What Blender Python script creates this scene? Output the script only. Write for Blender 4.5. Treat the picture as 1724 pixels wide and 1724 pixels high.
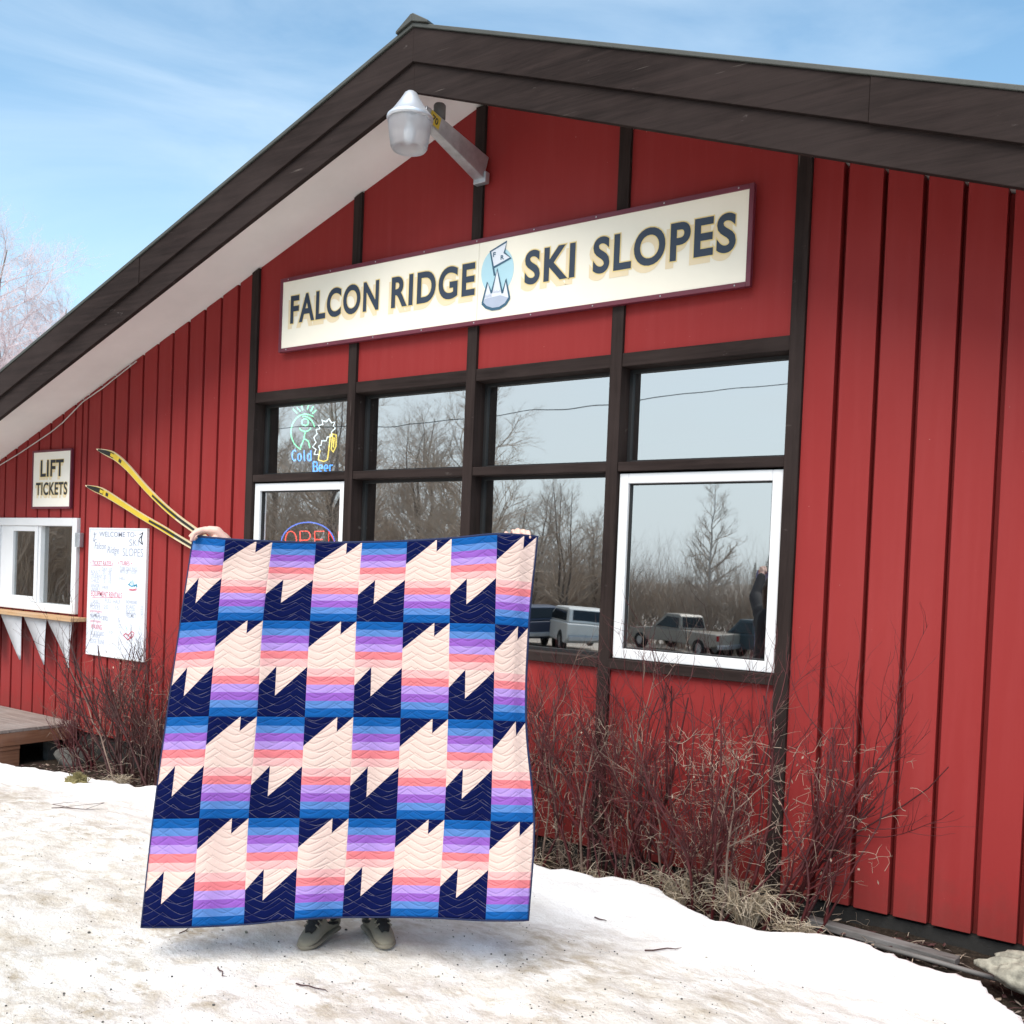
import bpy, bmesh, math, random
import numpy as np
from mathutils import Vector, Matrix, noise

random.seed(7)
for o in list(bpy.data.objects):
    bpy.data.objects.remove(o)
SC = bpy.context.scene
COL = SC.collection
R_ = math.radians

# ------------------------------------------------------------------ camera
F, PX, PY, IMG = 1650.0, 862.0, 1000.0, 1724.0
YAW, PITCH, ROLL = .616657, -.0249456, .0397535
CAM = Vector((6.97508, -5.72256, 1.87774))
_w = Vector((-math.sin(YAW) * math.cos(PITCH), math.cos(YAW) * math.cos(PITCH), math.sin(PITCH)))
_r0 = Vector((math.cos(YAW), math.sin(YAW), 0))
_u0 = _r0.cross(_w)
CR = math.cos(ROLL) * _r0 + math.sin(ROLL) * _u0
CU = -math.sin(ROLL) * _r0 + math.cos(ROLL) * _u0
CW = _w
cd = bpy.data.cameras.new('camera')
cam = bpy.data.objects.new('camera', cd)
COL.objects.link(cam)
cd.sensor_width = 36
cd.lens = 36 * F / IMG
cd.shift_y = (PY - IMG / 2) / IMG
cd.clip_start, cd.clip_end = .05, 3000
m = Matrix.Identity(4)
for i in range(3):
    m[i][0], m[i][1], m[i][2], m[i][3] = CR[i], CU[i], -CW[i], CAM[i]
cam.matrix_world = m
SC.camera = cam


def ray(px, py):
    return CW + (px - PX) / F * CR - (py - PY) / F * CU


def at(px, py, ax, v):
    d = ray(px, py)
    return CAM + d * ((v - CAM[ax]) / d[ax])


def aty(px, py, y=0.):
    return at(px, py, 1, y)


def atd(px, py, depth):
    return CAM + ray(px, py) * depth


# ------------------------------------------------------------------ sky, sun, exposure
SUN_EL, SUN_AZ = 54, 168          # azimuth clockwise from +Y, where the sun stands
world = bpy.data.worlds.new('World')
SC.world = world
world.use_nodes = True
nt = world.node_tree
nt.nodes.clear()
wo = nt.nodes.new('ShaderNodeOutputWorld')
bg = nt.nodes.new('ShaderNodeBackground')
sky = nt.nodes.new('ShaderNodeTexSky')
sky.sky_type = 'NISHITA'
sky.sun_disc = False
sky.sun_elevation = R_(SUN_EL)
sky.sun_rotation = R_(SUN_AZ)
sky.air_density, sky.dust_density, sky.ozone_density = 1.0, .3, 1.0
# thin drifting cloud, laid on the sky's own directions
tc = nt.nodes.new('ShaderNodeTexCoord')
mp = nt.nodes.new('ShaderNodeMapping')
mp.inputs['Scale'].default_value = (1.1, 1.1, 4.2)
nz = nt.nodes.new('ShaderNodeTexNoise')
nz.inputs['Scale'].default_value = 2.0
nz.inputs['Detail'].default_value = 7
nz.inputs['Roughness'].default_value = .55
nz.inputs['Distortion'].default_value = .6
cr = nt.nodes.new('ShaderNodeValToRGB')
cr.color_ramp.elements[0].position, cr.color_ramp.elements[1].position = .38, .80
cr.color_ramp.elements[0].color = (.0, .0, .0, 1)
cr.color_ramp.elements[1].color = (.62, .62, .62, 1)
mx = nt.nodes.new('ShaderNodeMix')
mx.data_type = 'RGBA'
mx.inputs['B'].default_value = (4.3, 5.0, 5.6, 1)
nt.links.new(tc.outputs['Generated'], mp.inputs[0])
nt.links.new(mp.outputs[0], nz.inputs['Vector'])
nt.links.new(nz.outputs['Fac'], cr.inputs[0])
nt.links.new(cr.outputs[0], mx.inputs['Factor'])
tint = nt.nodes.new('ShaderNodeMix')
tint.data_type = 'RGBA'
tint.blend_type = 'MULTIPLY'
tint.inputs['Factor'].default_value = 1
tint.inputs['B'].default_value = (.96, 1.13, 1.05, 1)
nt.links.new(sky.outputs[0], tint.inputs['A'])
nt.links.new(tint.outputs['Result'], mx.inputs['A'])
sxyz = nt.nodes.new('ShaderNodeSeparateXYZ')
nt.links.new(tc.outputs['Generated'], sxyz.inputs[0])
hr = nt.nodes.new('ShaderNodeValToRGB')
hr.color_ramp.elements[0].position, hr.color_ramp.elements[1].position = .0, .30
hr.color_ramp.elements[0].color = (.85, .85, .85, 1)
hr.color_ramp.elements[1].color = (.0, .0, .0, 1)
hr.color_ramp.interpolation = 'EASE'
nt.links.new(sxyz.outputs[2], hr.inputs[0])
mh = nt.nodes.new('ShaderNodeMix')
mh.data_type = 'RGBA'
mh.inputs['B'].default_value = (3.0, 3.9, 4.6, 1)
nt.links.new(hr.outputs[0], mh.inputs['Factor'])
nt.links.new(mx.outputs['Result'], mh.inputs['A'])
# a milky veil on the side of the sky that the windows look at
dp = nt.nodes.new('ShaderNodeVectorMath')
dp.operation = 'DOT_PRODUCT'
dp.inputs[1].default_value = (-.60, -.75, .28)
nt.links.new(tc.outputs['Generated'], dp.inputs[0])
vr = nt.nodes.new('ShaderNodeValToRGB')
vr.color_ramp.interpolation = 'EASE'
vr.color_ramp.elements[0].position, vr.color_ramp.elements[1].position = .35, .95
vr.color_ramp.elements[0].color = (0, 0, 0, 1)
vr.color_ramp.elements[1].color = (.75, .75, .75, 1)
nt.links.new(dp.outputs['Value'], vr.inputs[0])
mv = nt.nodes.new('ShaderNodeMix')
mv.data_type = 'RGBA'
mv.inputs['B'].default_value = (4.9, 5.3, 5.6, 1)
nt.links.new(vr.outputs[0], mv.inputs['Factor'])
nt.links.new(mh.outputs['Result'], mv.inputs['A'])
nt.links.new(mv.outputs['Result'], bg.inputs['Color'])
bg.inputs['Strength'].default_value = .088
nt.links.new(bg.outputs[0], wo.inputs[0])

sl = bpy.data.lights.new('sun', 'SUN')
sl.energy = 2.0
sl.angle = R_(48)
sl.color = (1, .93, .85)
sun = bpy.data.objects.new('sun', sl)
COL.objects.link(sun)
_az, _el = R_(SUN_AZ), R_(SUN_EL)
sdir = Vector((math.sin(_az) * math.cos(_el), math.cos(_az) * math.cos(_el), math.sin(_el)))
sun.rotation_euler = sdir.to_track_quat('Z', 'Y').to_euler()
sun.location = (0, -20, 20)
SC.view_settings.view_transform = 'Standard'
SC.view_settings.look = 'None'
SC.view_settings.exposure = 1.38
SC.view_settings.gamma = 1


# ------------------------------------------------------------------ materials
class NT:
    """small helper for writing node graphs as expressions"""
    def __init__(s, name):
        s.m = bpy.data.materials.new(name)
        s.m.use_nodes = True
        s.t = s.m.node_tree
        s.b = s.t.nodes['Principled BSDF']
        s.out = s.t.nodes['Material Output']
        s.tc = s.t.nodes.new('ShaderNodeTexCoord')

    def set(s, sock, v):
        if isinstance(v, bpy.types.NodeSocket):
            s.t.links.new(v, sock)
        elif isinstance(v, (tuple, list)) and sock.type == 'RGBA' and len(v) == 3:
            sock.default_value = (*v, 1)
        else:
            sock.default_value = v

    def math(s, op, a, b=0., c=0., clamp=False):
        n = s.t.nodes.new('ShaderNodeMath')
        n.operation = op
        n.use_clamp = clamp
        for i, v in enumerate((a, b, c)):
            s.set(n.inputs[i], v)
        return n.outputs[0]

    def mix(s, f, a, b):
        n = s.t.nodes.new('ShaderNodeMix')
        n.data_type = 'RGBA'
        s.set(n.inputs['Factor'], f)
        s.set(n.inputs['A'], a)
        s.set(n.inputs['B'], b)
        return n.outputs['Result']

    def noise(s, scale, detail=4, rough=.5, vec=None, stretch=None, dist=0.):
        n = s.t.nodes.new('ShaderNodeTexNoise')
        v = vec or s.tc.outputs['Object']
        if stretch:
            mp_ = s.t.nodes.new('ShaderNodeMapping')
            mp_.inputs['Scale'].default_value = stretch
            s.t.links.new(v, mp_.inputs[0])
            v = mp_.outputs[0]
        s.t.links.new(v, n.inputs['Vector'])
        n.inputs['Scale'].default_value = scale
        n.inputs['Detail'].default_value = detail
        n.inputs['Roughness'].default_value = rough
        n.inputs['Distortion'].default_value = dist
        return n.outputs['Fac']

    def ramp(s, f, stops, const=False):
        n = s.t.nodes.new('ShaderNodeValToRGB')
        e = n.color_ramp.elements
        if const:
            n.color_ramp.interpolation = 'CONSTANT'
        while len(e) < len(stops):
            e.new(.5)
        for el, (p_, c_) in zip(e, stops):
            el.position = p_
            el.color = (*c_, 1) if not isinstance(c_, (int, float)) else (c_, c_, c_, 1)
        s.set(n.inputs[0], f)
        return n.outputs[0]

    def bump(s, h, strength=.3, dist=.01):
        n = s.t.nodes.new('ShaderNodeBump')
        n.inputs['Strength'].default_value = strength
        n.inputs['Distance'].default_value = dist
        s.set(n.inputs['Height'], h)
        s.t.links.new(n.outputs[0], s.b.inputs['Normal'])

    def p(s, **kw):
        for k, v in kw.items():
            s.set(s.b.inputs[{'color': 'Base Color', 'rough': 'Roughness', 'metal': 'Metallic', 'spec': 'Specular IOR Level'}[k]], v)
        return s.m


def simple(name, col, rough=.6, var=.12, scale=8, metal=0., bump=0., bscale=60, spec=.5, stretch=None):
    n = NT(name)
    f = n.noise(scale, 5, .6, stretch=stretch)
    a = tuple(c * (1 - var) for c in col)
    b = tuple(min(1, c * (1 + var)) for c in col)
    n.p(color=n.ramp(f, [(.3, a), (.7, b)]), rough=rough, metal=metal, spec=spec)
    if bump:
        n.bump(n.noise(bscale, 4, .6, stretch=stretch), bump, .005)
    return n.m


def red_paint():
    n = NT('red_paint')
    big = n.noise(1.1, 4, .6)
    streak = n.noise(14, 4, .6, stretch=(1, 1, .06))
    c = n.mix(big, (.222, .0180, .0175), (.265, .0245, .0235))
    c = n.mix(n.ramp(streak, [(.45, 0.), (.8, .22)]), c, (.31, .055, .055))
    sx = n.t.nodes.new('ShaderNodeSeparateXYZ')
    n.t.links.new(n.tc.outputs['Object'], sx.inputs[0])
    low = n.math('MULTIPLY_ADD', sx.outputs[2], -2.2, n.math('MULTIPLY_ADD', n.noise(7, 5, .7), 1.6, -.05), clamp=True)
    c = n.mix(n.math('MULTIPLY', low, .45), c, (.075, .035, .028))
    fade = n.noise(.55, 3, .5, stretch=(1, 1, .4))
    c = n.mix(n.ramp(fade, [(.45, 0.), (.7, .16)]), c, (.33, .055, .052))
    chips = n.noise(46, 2, .5)
    c = n.mix(n.ramp(chips, [(.765, 0.), (.78, .5)]), c, (.5, .30, .27))
    fleck = n.noise(70, 2, .4)
    c = n.mix(n.ramp(fleck, [(.79, 0.), (.81, .6)]), c, (.09, .03, .03))
    n.p(color=c, rough=n.ramp(big, [(.3, .5), (.7, .64)]), spec=.18)
    n.bump(n.noise(120, 3, .6, stretch=(1, 1, .1)), .12, .002)
    return n.m


def trim_paint(name, col, chip=(.16, .14, .13), along=(.06, 1, 1)):
    n = NT(name)
    g = n.noise(26, 7, .7, stretch=along, dist=.5)
    c = n.mix(n.ramp(g, [(.3, 0.), (.7, 1.)]), tuple(x * .5 for x in col), tuple(x * 1.45 for x in col))
    c = n.mix(n.ramp(n.noise(.9, 4, .6), [(.42, 0.), (.7, .55)]), c, tuple(x * 1.7 + .006 for x in col))
    k = n.noise(9, 6, .7, stretch=(.35, 1, 1))
    c = n.mix(n.ramp(k, [(.66, 0.), (.72, .45)]), c, chip)
    sc_ = n.noise(30, 3, .5, stretch=(along[0] * .8, 1, along[2] * 1.2) if along[2] > .5 else (1, 1, .05))
    c = n.mix(n.ramp(sc_, [(.72, 0.), (.75, .4)]), c, (.20, .17, .15))
    n.p(color=c, rough=.7, spec=.08)
    n.bump(g, .5, .004)
    return n.m


def wood(name, col, dark, stretch=(.08, 1.5, 1.5)):
    n = NT(name)
    g = n.noise(22, 6, .65, stretch=stretch, dist=.6)
    k = n.noise(3, 3, .5)
    c = n.mix(n.ramp(g, [(.3, 0.), (.75, 1.)]), dark, col)
    c = n.mix(n.ramp(k, [(.45, 0.), (.7, .4)]), c, tuple(.5 * (x + .3) for x in col))
    n.p(color=c, rough=.75, spec=.25)
    n.bump(g, .35, .004)
    return n.m


def glass_mat(name, wob=.0022, fac=.66):
    n = NT(name)
    n.t.nodes.remove(n.b)
    tr = n.t.nodes.new('ShaderNodeBsdfTransparent')
    tr.inputs[0].default_value = (.62, .66, .66, 1)
    gl = n.t.nodes.new('ShaderNodeBsdfGlossy')
    gl.inputs['Roughness'].default_value = .013
    gl.inputs['Color'].default_value = (.96, .97, .96, 1)
    b = n.t.nodes.new('ShaderNodeBump')
    b.inputs['Strength'].default_value = 1.0
    b.inputs['Distance'].default_value = wob
    n.t.links.new(n.noise(1.6, 1, .4, vec=n.tc.outputs['Object']), b.inputs['Height'])
    n.t.links.new(b.outputs[0], gl.inputs['Normal'])
    lw = n.t.nodes.new('ShaderNodeLayerWeight')
    lw.inputs['Blend'].default_value = .35
    fc = n.math('POWER', lw.outputs['Facing'], 3.)
    f = n.math('MULTIPLY_ADD', fc, .5, fac - .06, clamp=True)
    ge = n.t.nodes.new('ShaderNodeNewGeometry')
    f = n.math('MULTIPLY', f, n.math('SUBTRACT', 1., ge.outputs['Backfacing']))
    ms = n.t.nodes.new('ShaderNodeMixShader')
    n.t.links.new(f, ms.inputs[0])
    n.t.links.new(tr.outputs[0], ms.inputs[1])
    n.t.links.new(gl.outputs[0], ms.inputs[2])
    n.t.links.new(ms.outputs[0], n.out.inputs[0])
    return n.m


def emit(name, col, s):
    n = NT(name)
    n.p(color=col, rough=.4)
    n.b.inputs['Emission Color'].default_value = (*col, 1)
    n.b.inputs['Emission Strength'].default_value = s
    return n.m


def snow_mat():
    n = NT('packed_snow')
    ob = n.tc.outputs['Object']
    sx = n.t.nodes.new('ShaderNodeSeparateXYZ')
    n.t.links.new(ob, sx.inputs[0])
    # walked-on snow away from the wall is stained, the bank by the wall is clean
    y = n.math('MULTIPLY_ADD', n.noise(1.3, 3, .5), 1.3, sx.outputs[1])
    walked = n.ramp(n.math('MULTIPLY_ADD', y, -.8, -.42, clamp=True), [(0., 0.), (.7, 1.)])
    d1 = n.noise(1.7, 7, .68, dist=.4)
    d2 = n.noise(6.5, 7, .72, stretch=(1, 1.6, 1))
    dirt = n.math('MULTIPLY', n.ramp(d1, [(.36, .15), (.58, 1.)]), n.ramp(d2, [(.40, 0.), (.60, 1.)]))
    dirt = n.math('MULTIPLY', dirt, walked)
    c = n.mix(n.math('MULTIPLY', walked, n.ramp(n.noise(1.1, 5, .65), [(.35, .85), (.65, .1)])), (.93, .925, .915), (.68, .65, .605))
    c = n.mix(n.math('MULTIPLY', dirt, .95), c, (.36, .295, .21))
    base = n.ramp(n.noise(3.2, 6, .7), [(.35, .0), (.72, 1.)])
    c = n.mix(n.math('MULTIPLY', n.math('MULTIPLY', base, walked), .7), c, (.56, .50, .42))
    lot = n.ramp(n.math('MULTIPLY_ADD', sx.outputs[1], -.14, -.95, clamp=True), [(0., 0.), (.8, 1.)])
    c = n.mix(n.math('MULTIPLY', lot, n.ramp(n.noise(.5, 6, .65), [(.3, .95), (.7, .55)])), c, (.27, .235, .20))
    vo = n.t.nodes.new('ShaderNodeTexVoronoi')
    vo.inputs['Scale'].default_value = 27
    vo.inputs['Randomness'].default_value = 1
    n.t.links.new(ob, vo.inputs['Vector'])
    spec = n.math('LESS_THAN', vo.outputs['Distance'], n.math('MULTIPLY_ADD', n.noise(2.1, 3, .5), .20, -.045))
    c = n.mix(n.math('MULTIPLY', n.math('MULTIPLY', spec, walked), .75), c, (.12, .10, .085))
    n.p(color=c, rough=n.ramp(d1, [(.3, .42), (.7, .75)]), spec=.35)
    n.b.inputs['Subsurface Weight'].default_value = .0
    n.b.inputs['Subsurface Radius'].default_value = (.02, .025, .03)
    h = n.math('ADD', n.noise(9, 8, .68), n.math('MULTIPLY', n.noise(55, 5, .7), .35))
    n.bump(h, .75, .035)
    return n.m


def soil_mat():
    n = NT('dark_soil')
    g = n.noise(30, 7, .72)
    f = n.noise(95, 4, .6, stretch=(1, .35, 1))
    c = n.ramp(g, [(.3, (.012, .009, .007)), (.6, (.045, .033, .025)), (.8, (.11, .085, .06))])
    c = n.mix(n.ramp(f, [(.62, 0.), (.7, .8)]), c, (.18, .14, .10))
    n.p(color=c, rough=.95, spec=.1)
    n.bump(g, 1., .03)
    return n.m


def quilt_mat():
    n = NT('quilt_patchwork')
    sp = n.t.nodes.new('ShaderNodeSeparateXYZ')
    n.t.links.new(n.tc.outputs['UV'], sp.inputs[0])
    U = n.math('MULTIPLY', sp.outputs[0], 8.)
    V = n.math('MULTIPLY', sp.outputs[1], 4.)
    u = n.math('FRACT', U)
    v = n.math('FRACT', V)
    odd = n.math('MODULO', n.math('FLOOR', U), 2.)
    navy, cream = (.0025, .0055, .046), (.61, .455, .40)
    cols = [(.006, .075, .26), (.08, .175, .41), (.22, .085, .37), (.33, .215, .51), (.58, .16, .175), (.615, .34, .33)]
    vs = n.math('ADD', n.math('MULTIPLY', odd, n.math('SUBTRACT', 1., n.math('MULTIPLY', v, 2.))), v)   # v, or 1-v on odd columns
    st = n.ramp(vs, [(0., cols[0]), (.0865, cols[1]), (.163, cols[2]), (.243, cols[3]), (.325, cols[4]), (.408, cols[5]), (.49, cream)], True)
    # even blocks: navy peaks rise from below
    lA = n.math('SUBTRACT', .68, n.math('MULTIPLY', u, .19 / .35))
    lA2 = n.math('SUBTRACT', .787, n.math('MULTIPLY', n.math('SUBTRACT', u, .35), .297 / .65))
    selA = n.math('GREATER_THAN', u, .35)
    la = n.math('ADD', n.math('MULTIPLY', selA, lA2), n.math('MULTIPLY', n.math('SUBTRACT', 1., selA), lA))
    nA = n.math('GREATER_THAN', v, la)
    # odd blocks: navy sky above a cream peak
    lB = n.math('SUBTRACT', .29, n.math('MULTIPLY', u, .29 / .67))
    lB2 = n.math('SUBTRACT', .148, n.math('MULTIPLY', n.math('SUBTRACT', u, .67), .148 / .33))
    selB = n.math('GREATER_THAN', u, .67)
    lb = n.math('ADD', n.math('MULTIPLY', selB, lB2), n.math('MULTIPLY', n.math('SUBTRACT', 1., selB), lB))
    nB = n.math('LESS_THAN', v, lb)
    isn = n.math('ADD', n.math('MULTIPLY', odd, nB), n.math('MULTIPLY', n.math('SUBTRACT', 1., odd), nA), clamp=True)
    c = n.mix(isn, st, navy)
    # quilted chevrons: two families of pointed waves that cross
    def fam(ph, fr, amp, fu):
        t = n.math('PINGPONG', n.math('ADD', n.math('MULTIPLY', U, fu), ph), 1.)
        t = n.math('POWER', t, 1.45)
        w = n.math('ADD', n.math('MULTIPLY', V, fr), n.math('MULTIPLY', t, amp))
        return n.math('ABSOLUTE', n.math('SUBTRACT', n.math('FRACT', w), .5))
    a1 = fam(.0, 13., 1.3, 2.5)
    a2 = fam(1., 7., 1.05, 1.5)
    d = n.math('MINIMUM', n.math('MULTIPLY', a1, 1.0), n.math('MULTIPLY', a2, 1.7))
    thread = n.math('MULTIPLY', n.math('LESS_THAN', d, .030), n.ramp(n.noise(40, 2, .5, vec=n.tc.outputs['UV']), [(.42, .25), (.6, 1.)]))
    c = n.mix(n.math('MULTIPLY', thread, n.math('MULTIPLY_ADD', isn, .13, .02)), c, (.62, .56, .60))
    # piecing seams
    e = n.math('MINIMUM', n.math('MINIMUM', u, n.math('SUBTRACT', 1., u)), n.math('MULTIPLY', n.math('MINIMUM', v, n.math('SUBTRACT', 1., v)), 2.))
    seam = n.ramp(e, [(0., 0.), (.03, 1.)])
    n.p(color=c, rough=.9, spec=.05)
    puff = n.math('MULTIPLY', n.ramp(d, [(0., 0.), (.18, .85), (.5, 1.)]), seam)
    puff = n.math('ADD', puff, n.math('MULTIPLY', n.noise(90, 4, .6, vec=n.tc.outputs['UV']), .7))
    n.bump(puff, .42, .0065)
    return n.m


M = {}
M['red'] = red_paint()
M['trim'] = trim_paint('dark_trim_paint', (.024, .0165, .0150))
M['trimv'] = trim_paint('dark_post_paint', (.024, .0165, .0150), along=(1, 1, .06))
M['fascia'] = trim_paint('dark_fascia_paint', (.0205, .0140, .0128), (.2, .17, .16))
M['soffit'] = simple('soffit_paint', (.84, .81, .79), .7, .06, 1.5, bump=.1)
M['white'] = simple('white_vinyl', (.70, .705, .715), .4, .03, 3)
M['glass'] = glass_mat('window_glass')
M['glass_small'] = glass_mat('ticket_window_glass', .004, fac=.42)
M['black'] = simple('black_stop', (.008, .008, .009), .6, .2, 10)
M['dark_room'] = simple('dim_interior', (.03, .027, .025), .9, .2, 2)
M['roof'] = simple('roof_sheet', (.045, .048, .042), .55, .2, 4, bump=.2)
M['concrete'] = simple('weathered_concrete', (.016, .015, .014), .95, .4, 8, bump=.6)
M['dark_grey'] = simple('dark_grey_plastic', (.14, .135, .13), .6, .1, 10)
M['deck'] = wood('weathered_deck_wood', (.30, .25, .22), (.14, .11, .10))
M['beam'] = wood('stained_deck_beam', (.27, .13, .075), (.13, .058, .034), (1.5, .08, 1.5))
M['ledge'] = wood('ledge_wood', (.55, .36, .20), (.34, .19, .09))
M['cloth'] = simple('white_cloth', (.58, .58, .60), .9, .08, 12, bump=.2)
M['sign'] = simple('cream_sign_face', (.89, .83, .70), .5, .025, 2)
M['signw'] = simple('off_white_sign_face', (.89, .84, .74), .5, .03, 3)
M['maroon'] = simple('maroon_sign_frame', (.13, .018, .035), .45, .15, 6)
M['navy'] = simple('slate_navy_paint', (.024, .040, .070), .5, .12, 8)
M['inkblack'] = simple('near_black_paint', (.022, .026, .034), .5, .1, 8)
M['cream_out'] = simple('pale_yellow_paint', (.80, .62, .27), .5, .05, 6)
M['cream_sh'] = simple('pale_peach_paint', (.82, .67, .44), .5, .04, 6)
M['logo_blue'] = simple('pale_blue_paint', (.43, .66, .74), .5, .04, 6)
M['logo_teal'] = simple('deep_teal_paint', (.035, .105, .17), .5, .1, 6)
M['logo_white'] = simple('pale_white_paint', (.74, .77, .83), .5, .03, 6)
M['logo_grey'] = simple('grey_blue_paint', (.42, .47, .58), .5, .05, 6)
M['board'] = simple('whiteboard_face', (.72, .76, .83), .3, .03, 2)
M['pen_grey'] = simple('grey_marker_ink', (.27, .28, .35), .6, .1)
M['pen_light'] = simple('faded_marker_ink', (.40, .42, .50), .6, .1)
M['pen_red'] = simple('red_marker_ink', (.55, .10, .15), .6, .1)
M['pen_teal'] = simple('teal_marker_ink', (.05, .32, .48), .6, .1)
M['pen_black'] = simple('black_marker_ink', (.03, .03, .04), .6, .1)
M['ski_y'] = simple('yellow_ski_top', (.62, .44, .035), .3, .08, 6)
M['ski_k'] = simple('black_ski_graphic', (.02, .02, .018), .3, .1, 6)
M['ski_e'] = simple('cream_ski_edge', (.62, .52, .33), .4, .08, 6)
M['galv'] = simple('galvanised_steel', (.47, .49, .52), .42, .18, 14, metal=.75, bump=.1)
M['alu'] = simple('brushed_lamp_hood', (.66, .69, .74), .35, .06, 6, metal=.6)
M['snow'] = snow_mat()
M['soil'] = soil_mat()
M['quilt'] = quilt_mat()
M['binding'] = simple('blue_binding_cloth', (.006, .013, .055), .85, .15, 20, bump=.2)
M['backing'] = simple('pale_backing_cloth', (.35, .36, .55), .9, .1, 9, bump=.2)
M['skin'] = simple('skin', (.66, .42, .34), .5, .06, 20, spec=.4)
M['skin'].node_tree.nodes['Principled BSDF'].inputs['Subsurface Weight'].default_value = .1
M['coat'] = simple('dark_coat_cloth', (.018, .020, .026), .85, .2, 18, bump=.2)
M['pants'] = simple('black_trouser_cloth', (.010, .010, .012), .85, .2, 18, bump=.2)
M['hair'] = simple('brown_hair', (.05, .03, .018), .6, .3, 40, stretch=(1, 1, .2))
M['shoe'] = simple('grey_beige_mesh_fabric', (.20, .18, .135), .85, .1, 30, bump=.35, bscale=160)
M['shoe_k'] = simple('black_shoe_fabric', (.010, .010, .010), .85, .2, 30, bump=.3)
M['sole'] = simple('rubber_sole', (.20, .175, .13), .7, .15, 20)
M['twig_red'] = simple('dark_red_bark', (.062, .0065, .008), .6, .6, 6)
M['twig_tan'] = simple('pale_dry_twig', (.31, .24, .185), .8, .5, 6)
M['twig_mid'] = simple('grey_brown_stem', (.17, .115, .09), .8, .5, 6)
M['twig_dark'] = simple('dark_brown_bark', (.050, .014, .013), .7, .3, 6)
M['grass'] = simple('dead_grass', (.27, .215, .145), .85, .3, 5)
M['grass_pale'] = simple('pale_straw', (.44, .37, .28), .85, .25, 5)
M['moss'] = simple('dry_moss', (.17, .145, .06), .95, .3, 18, bump=.5)
M['rock'] = simple('pale_granite', (.25, .235, .19), .95, .5, 22, bump=1., bscale=40)
M['stone'] = simple('dark_stone', (.075, .072, .066), .95, .4, 10, bump=.8, bscale=26)
M['plank'] = wood('grey_driftwood', (.17, .16, .155), (.06, .056, .054), (.2, 1.5, 1.5))
M['bark'] = simple('grey_brown_bark', (.16, .125, .105), .9, .25, 4)
M['birch'] = simple('pale_birch_bark', (.55, .51, .47), .8, .25, 4)
M['twig_far'] = simple('grey_brown_far_twig', (.42, .335, .265), .9, .2, 1)
M['twig_frost'] = simple('frosted_pink_twig', (.54, .45, .46), .9, .2, 1)
M['needle'] = simple('dark_spruce_needles', (.018, .035, .020), .9, .35, 3)
M['tyre'] = simple('tyre_rubber', (.015, .015, .015), .9, .2, 10)
M['rim'] = simple('alloy_rim', (.45, .45, .46), .4, .1, 5, metal=.6)
M['carglass'] = simple('dark_car_glass', (.012, .016, .02), .08, .1, 2)
M['lampglass'] = simple('clear_lamp_lens', (.6, .6, .58), .15, .05, 2)
M['tail'] = simple('red_lamp_lens', (.30, .01, .012), .25, .1, 2)
M['wire'] = simple('black_wire', (.02, .02, .022), .6, .1)
M['cable'] = simple('pale_cable', (.5, .47, .45), .6, .1)


def bowl_mat():
    n = NT('cloudy_lamp_bowl')
    n.p(color=n.ramp(n.noise(5, 3), [(.3, (.66, .67, .70)), (.7, (.80, .80, .82))]), rough=.28)
    n.b.inputs['Transmission Weight'].default_value = .75
    n.b.inputs['IOR'].default_value = 1.2
    return n.m


M['bowl'] = bowl_mat()


# ------------------------------------------------------------------ objects
ORG = {}


def tag(o, label=None, cat=None, group=None, kind=None):
    for k, v in (('label', label), ('category', cat), ('group', group), ('kind', kind)):
        if v:
            o[k] = v
    return o


def thing(name, loc, label, cat, group=None):
    o = bpy.data.objects.new(name, None)
    o.empty_display_size = .2
    COL.objects.link(o)
    o.location = loc
    ORG[o.name] = Vector(loc)
    return tag(o, label, cat, group)


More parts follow.
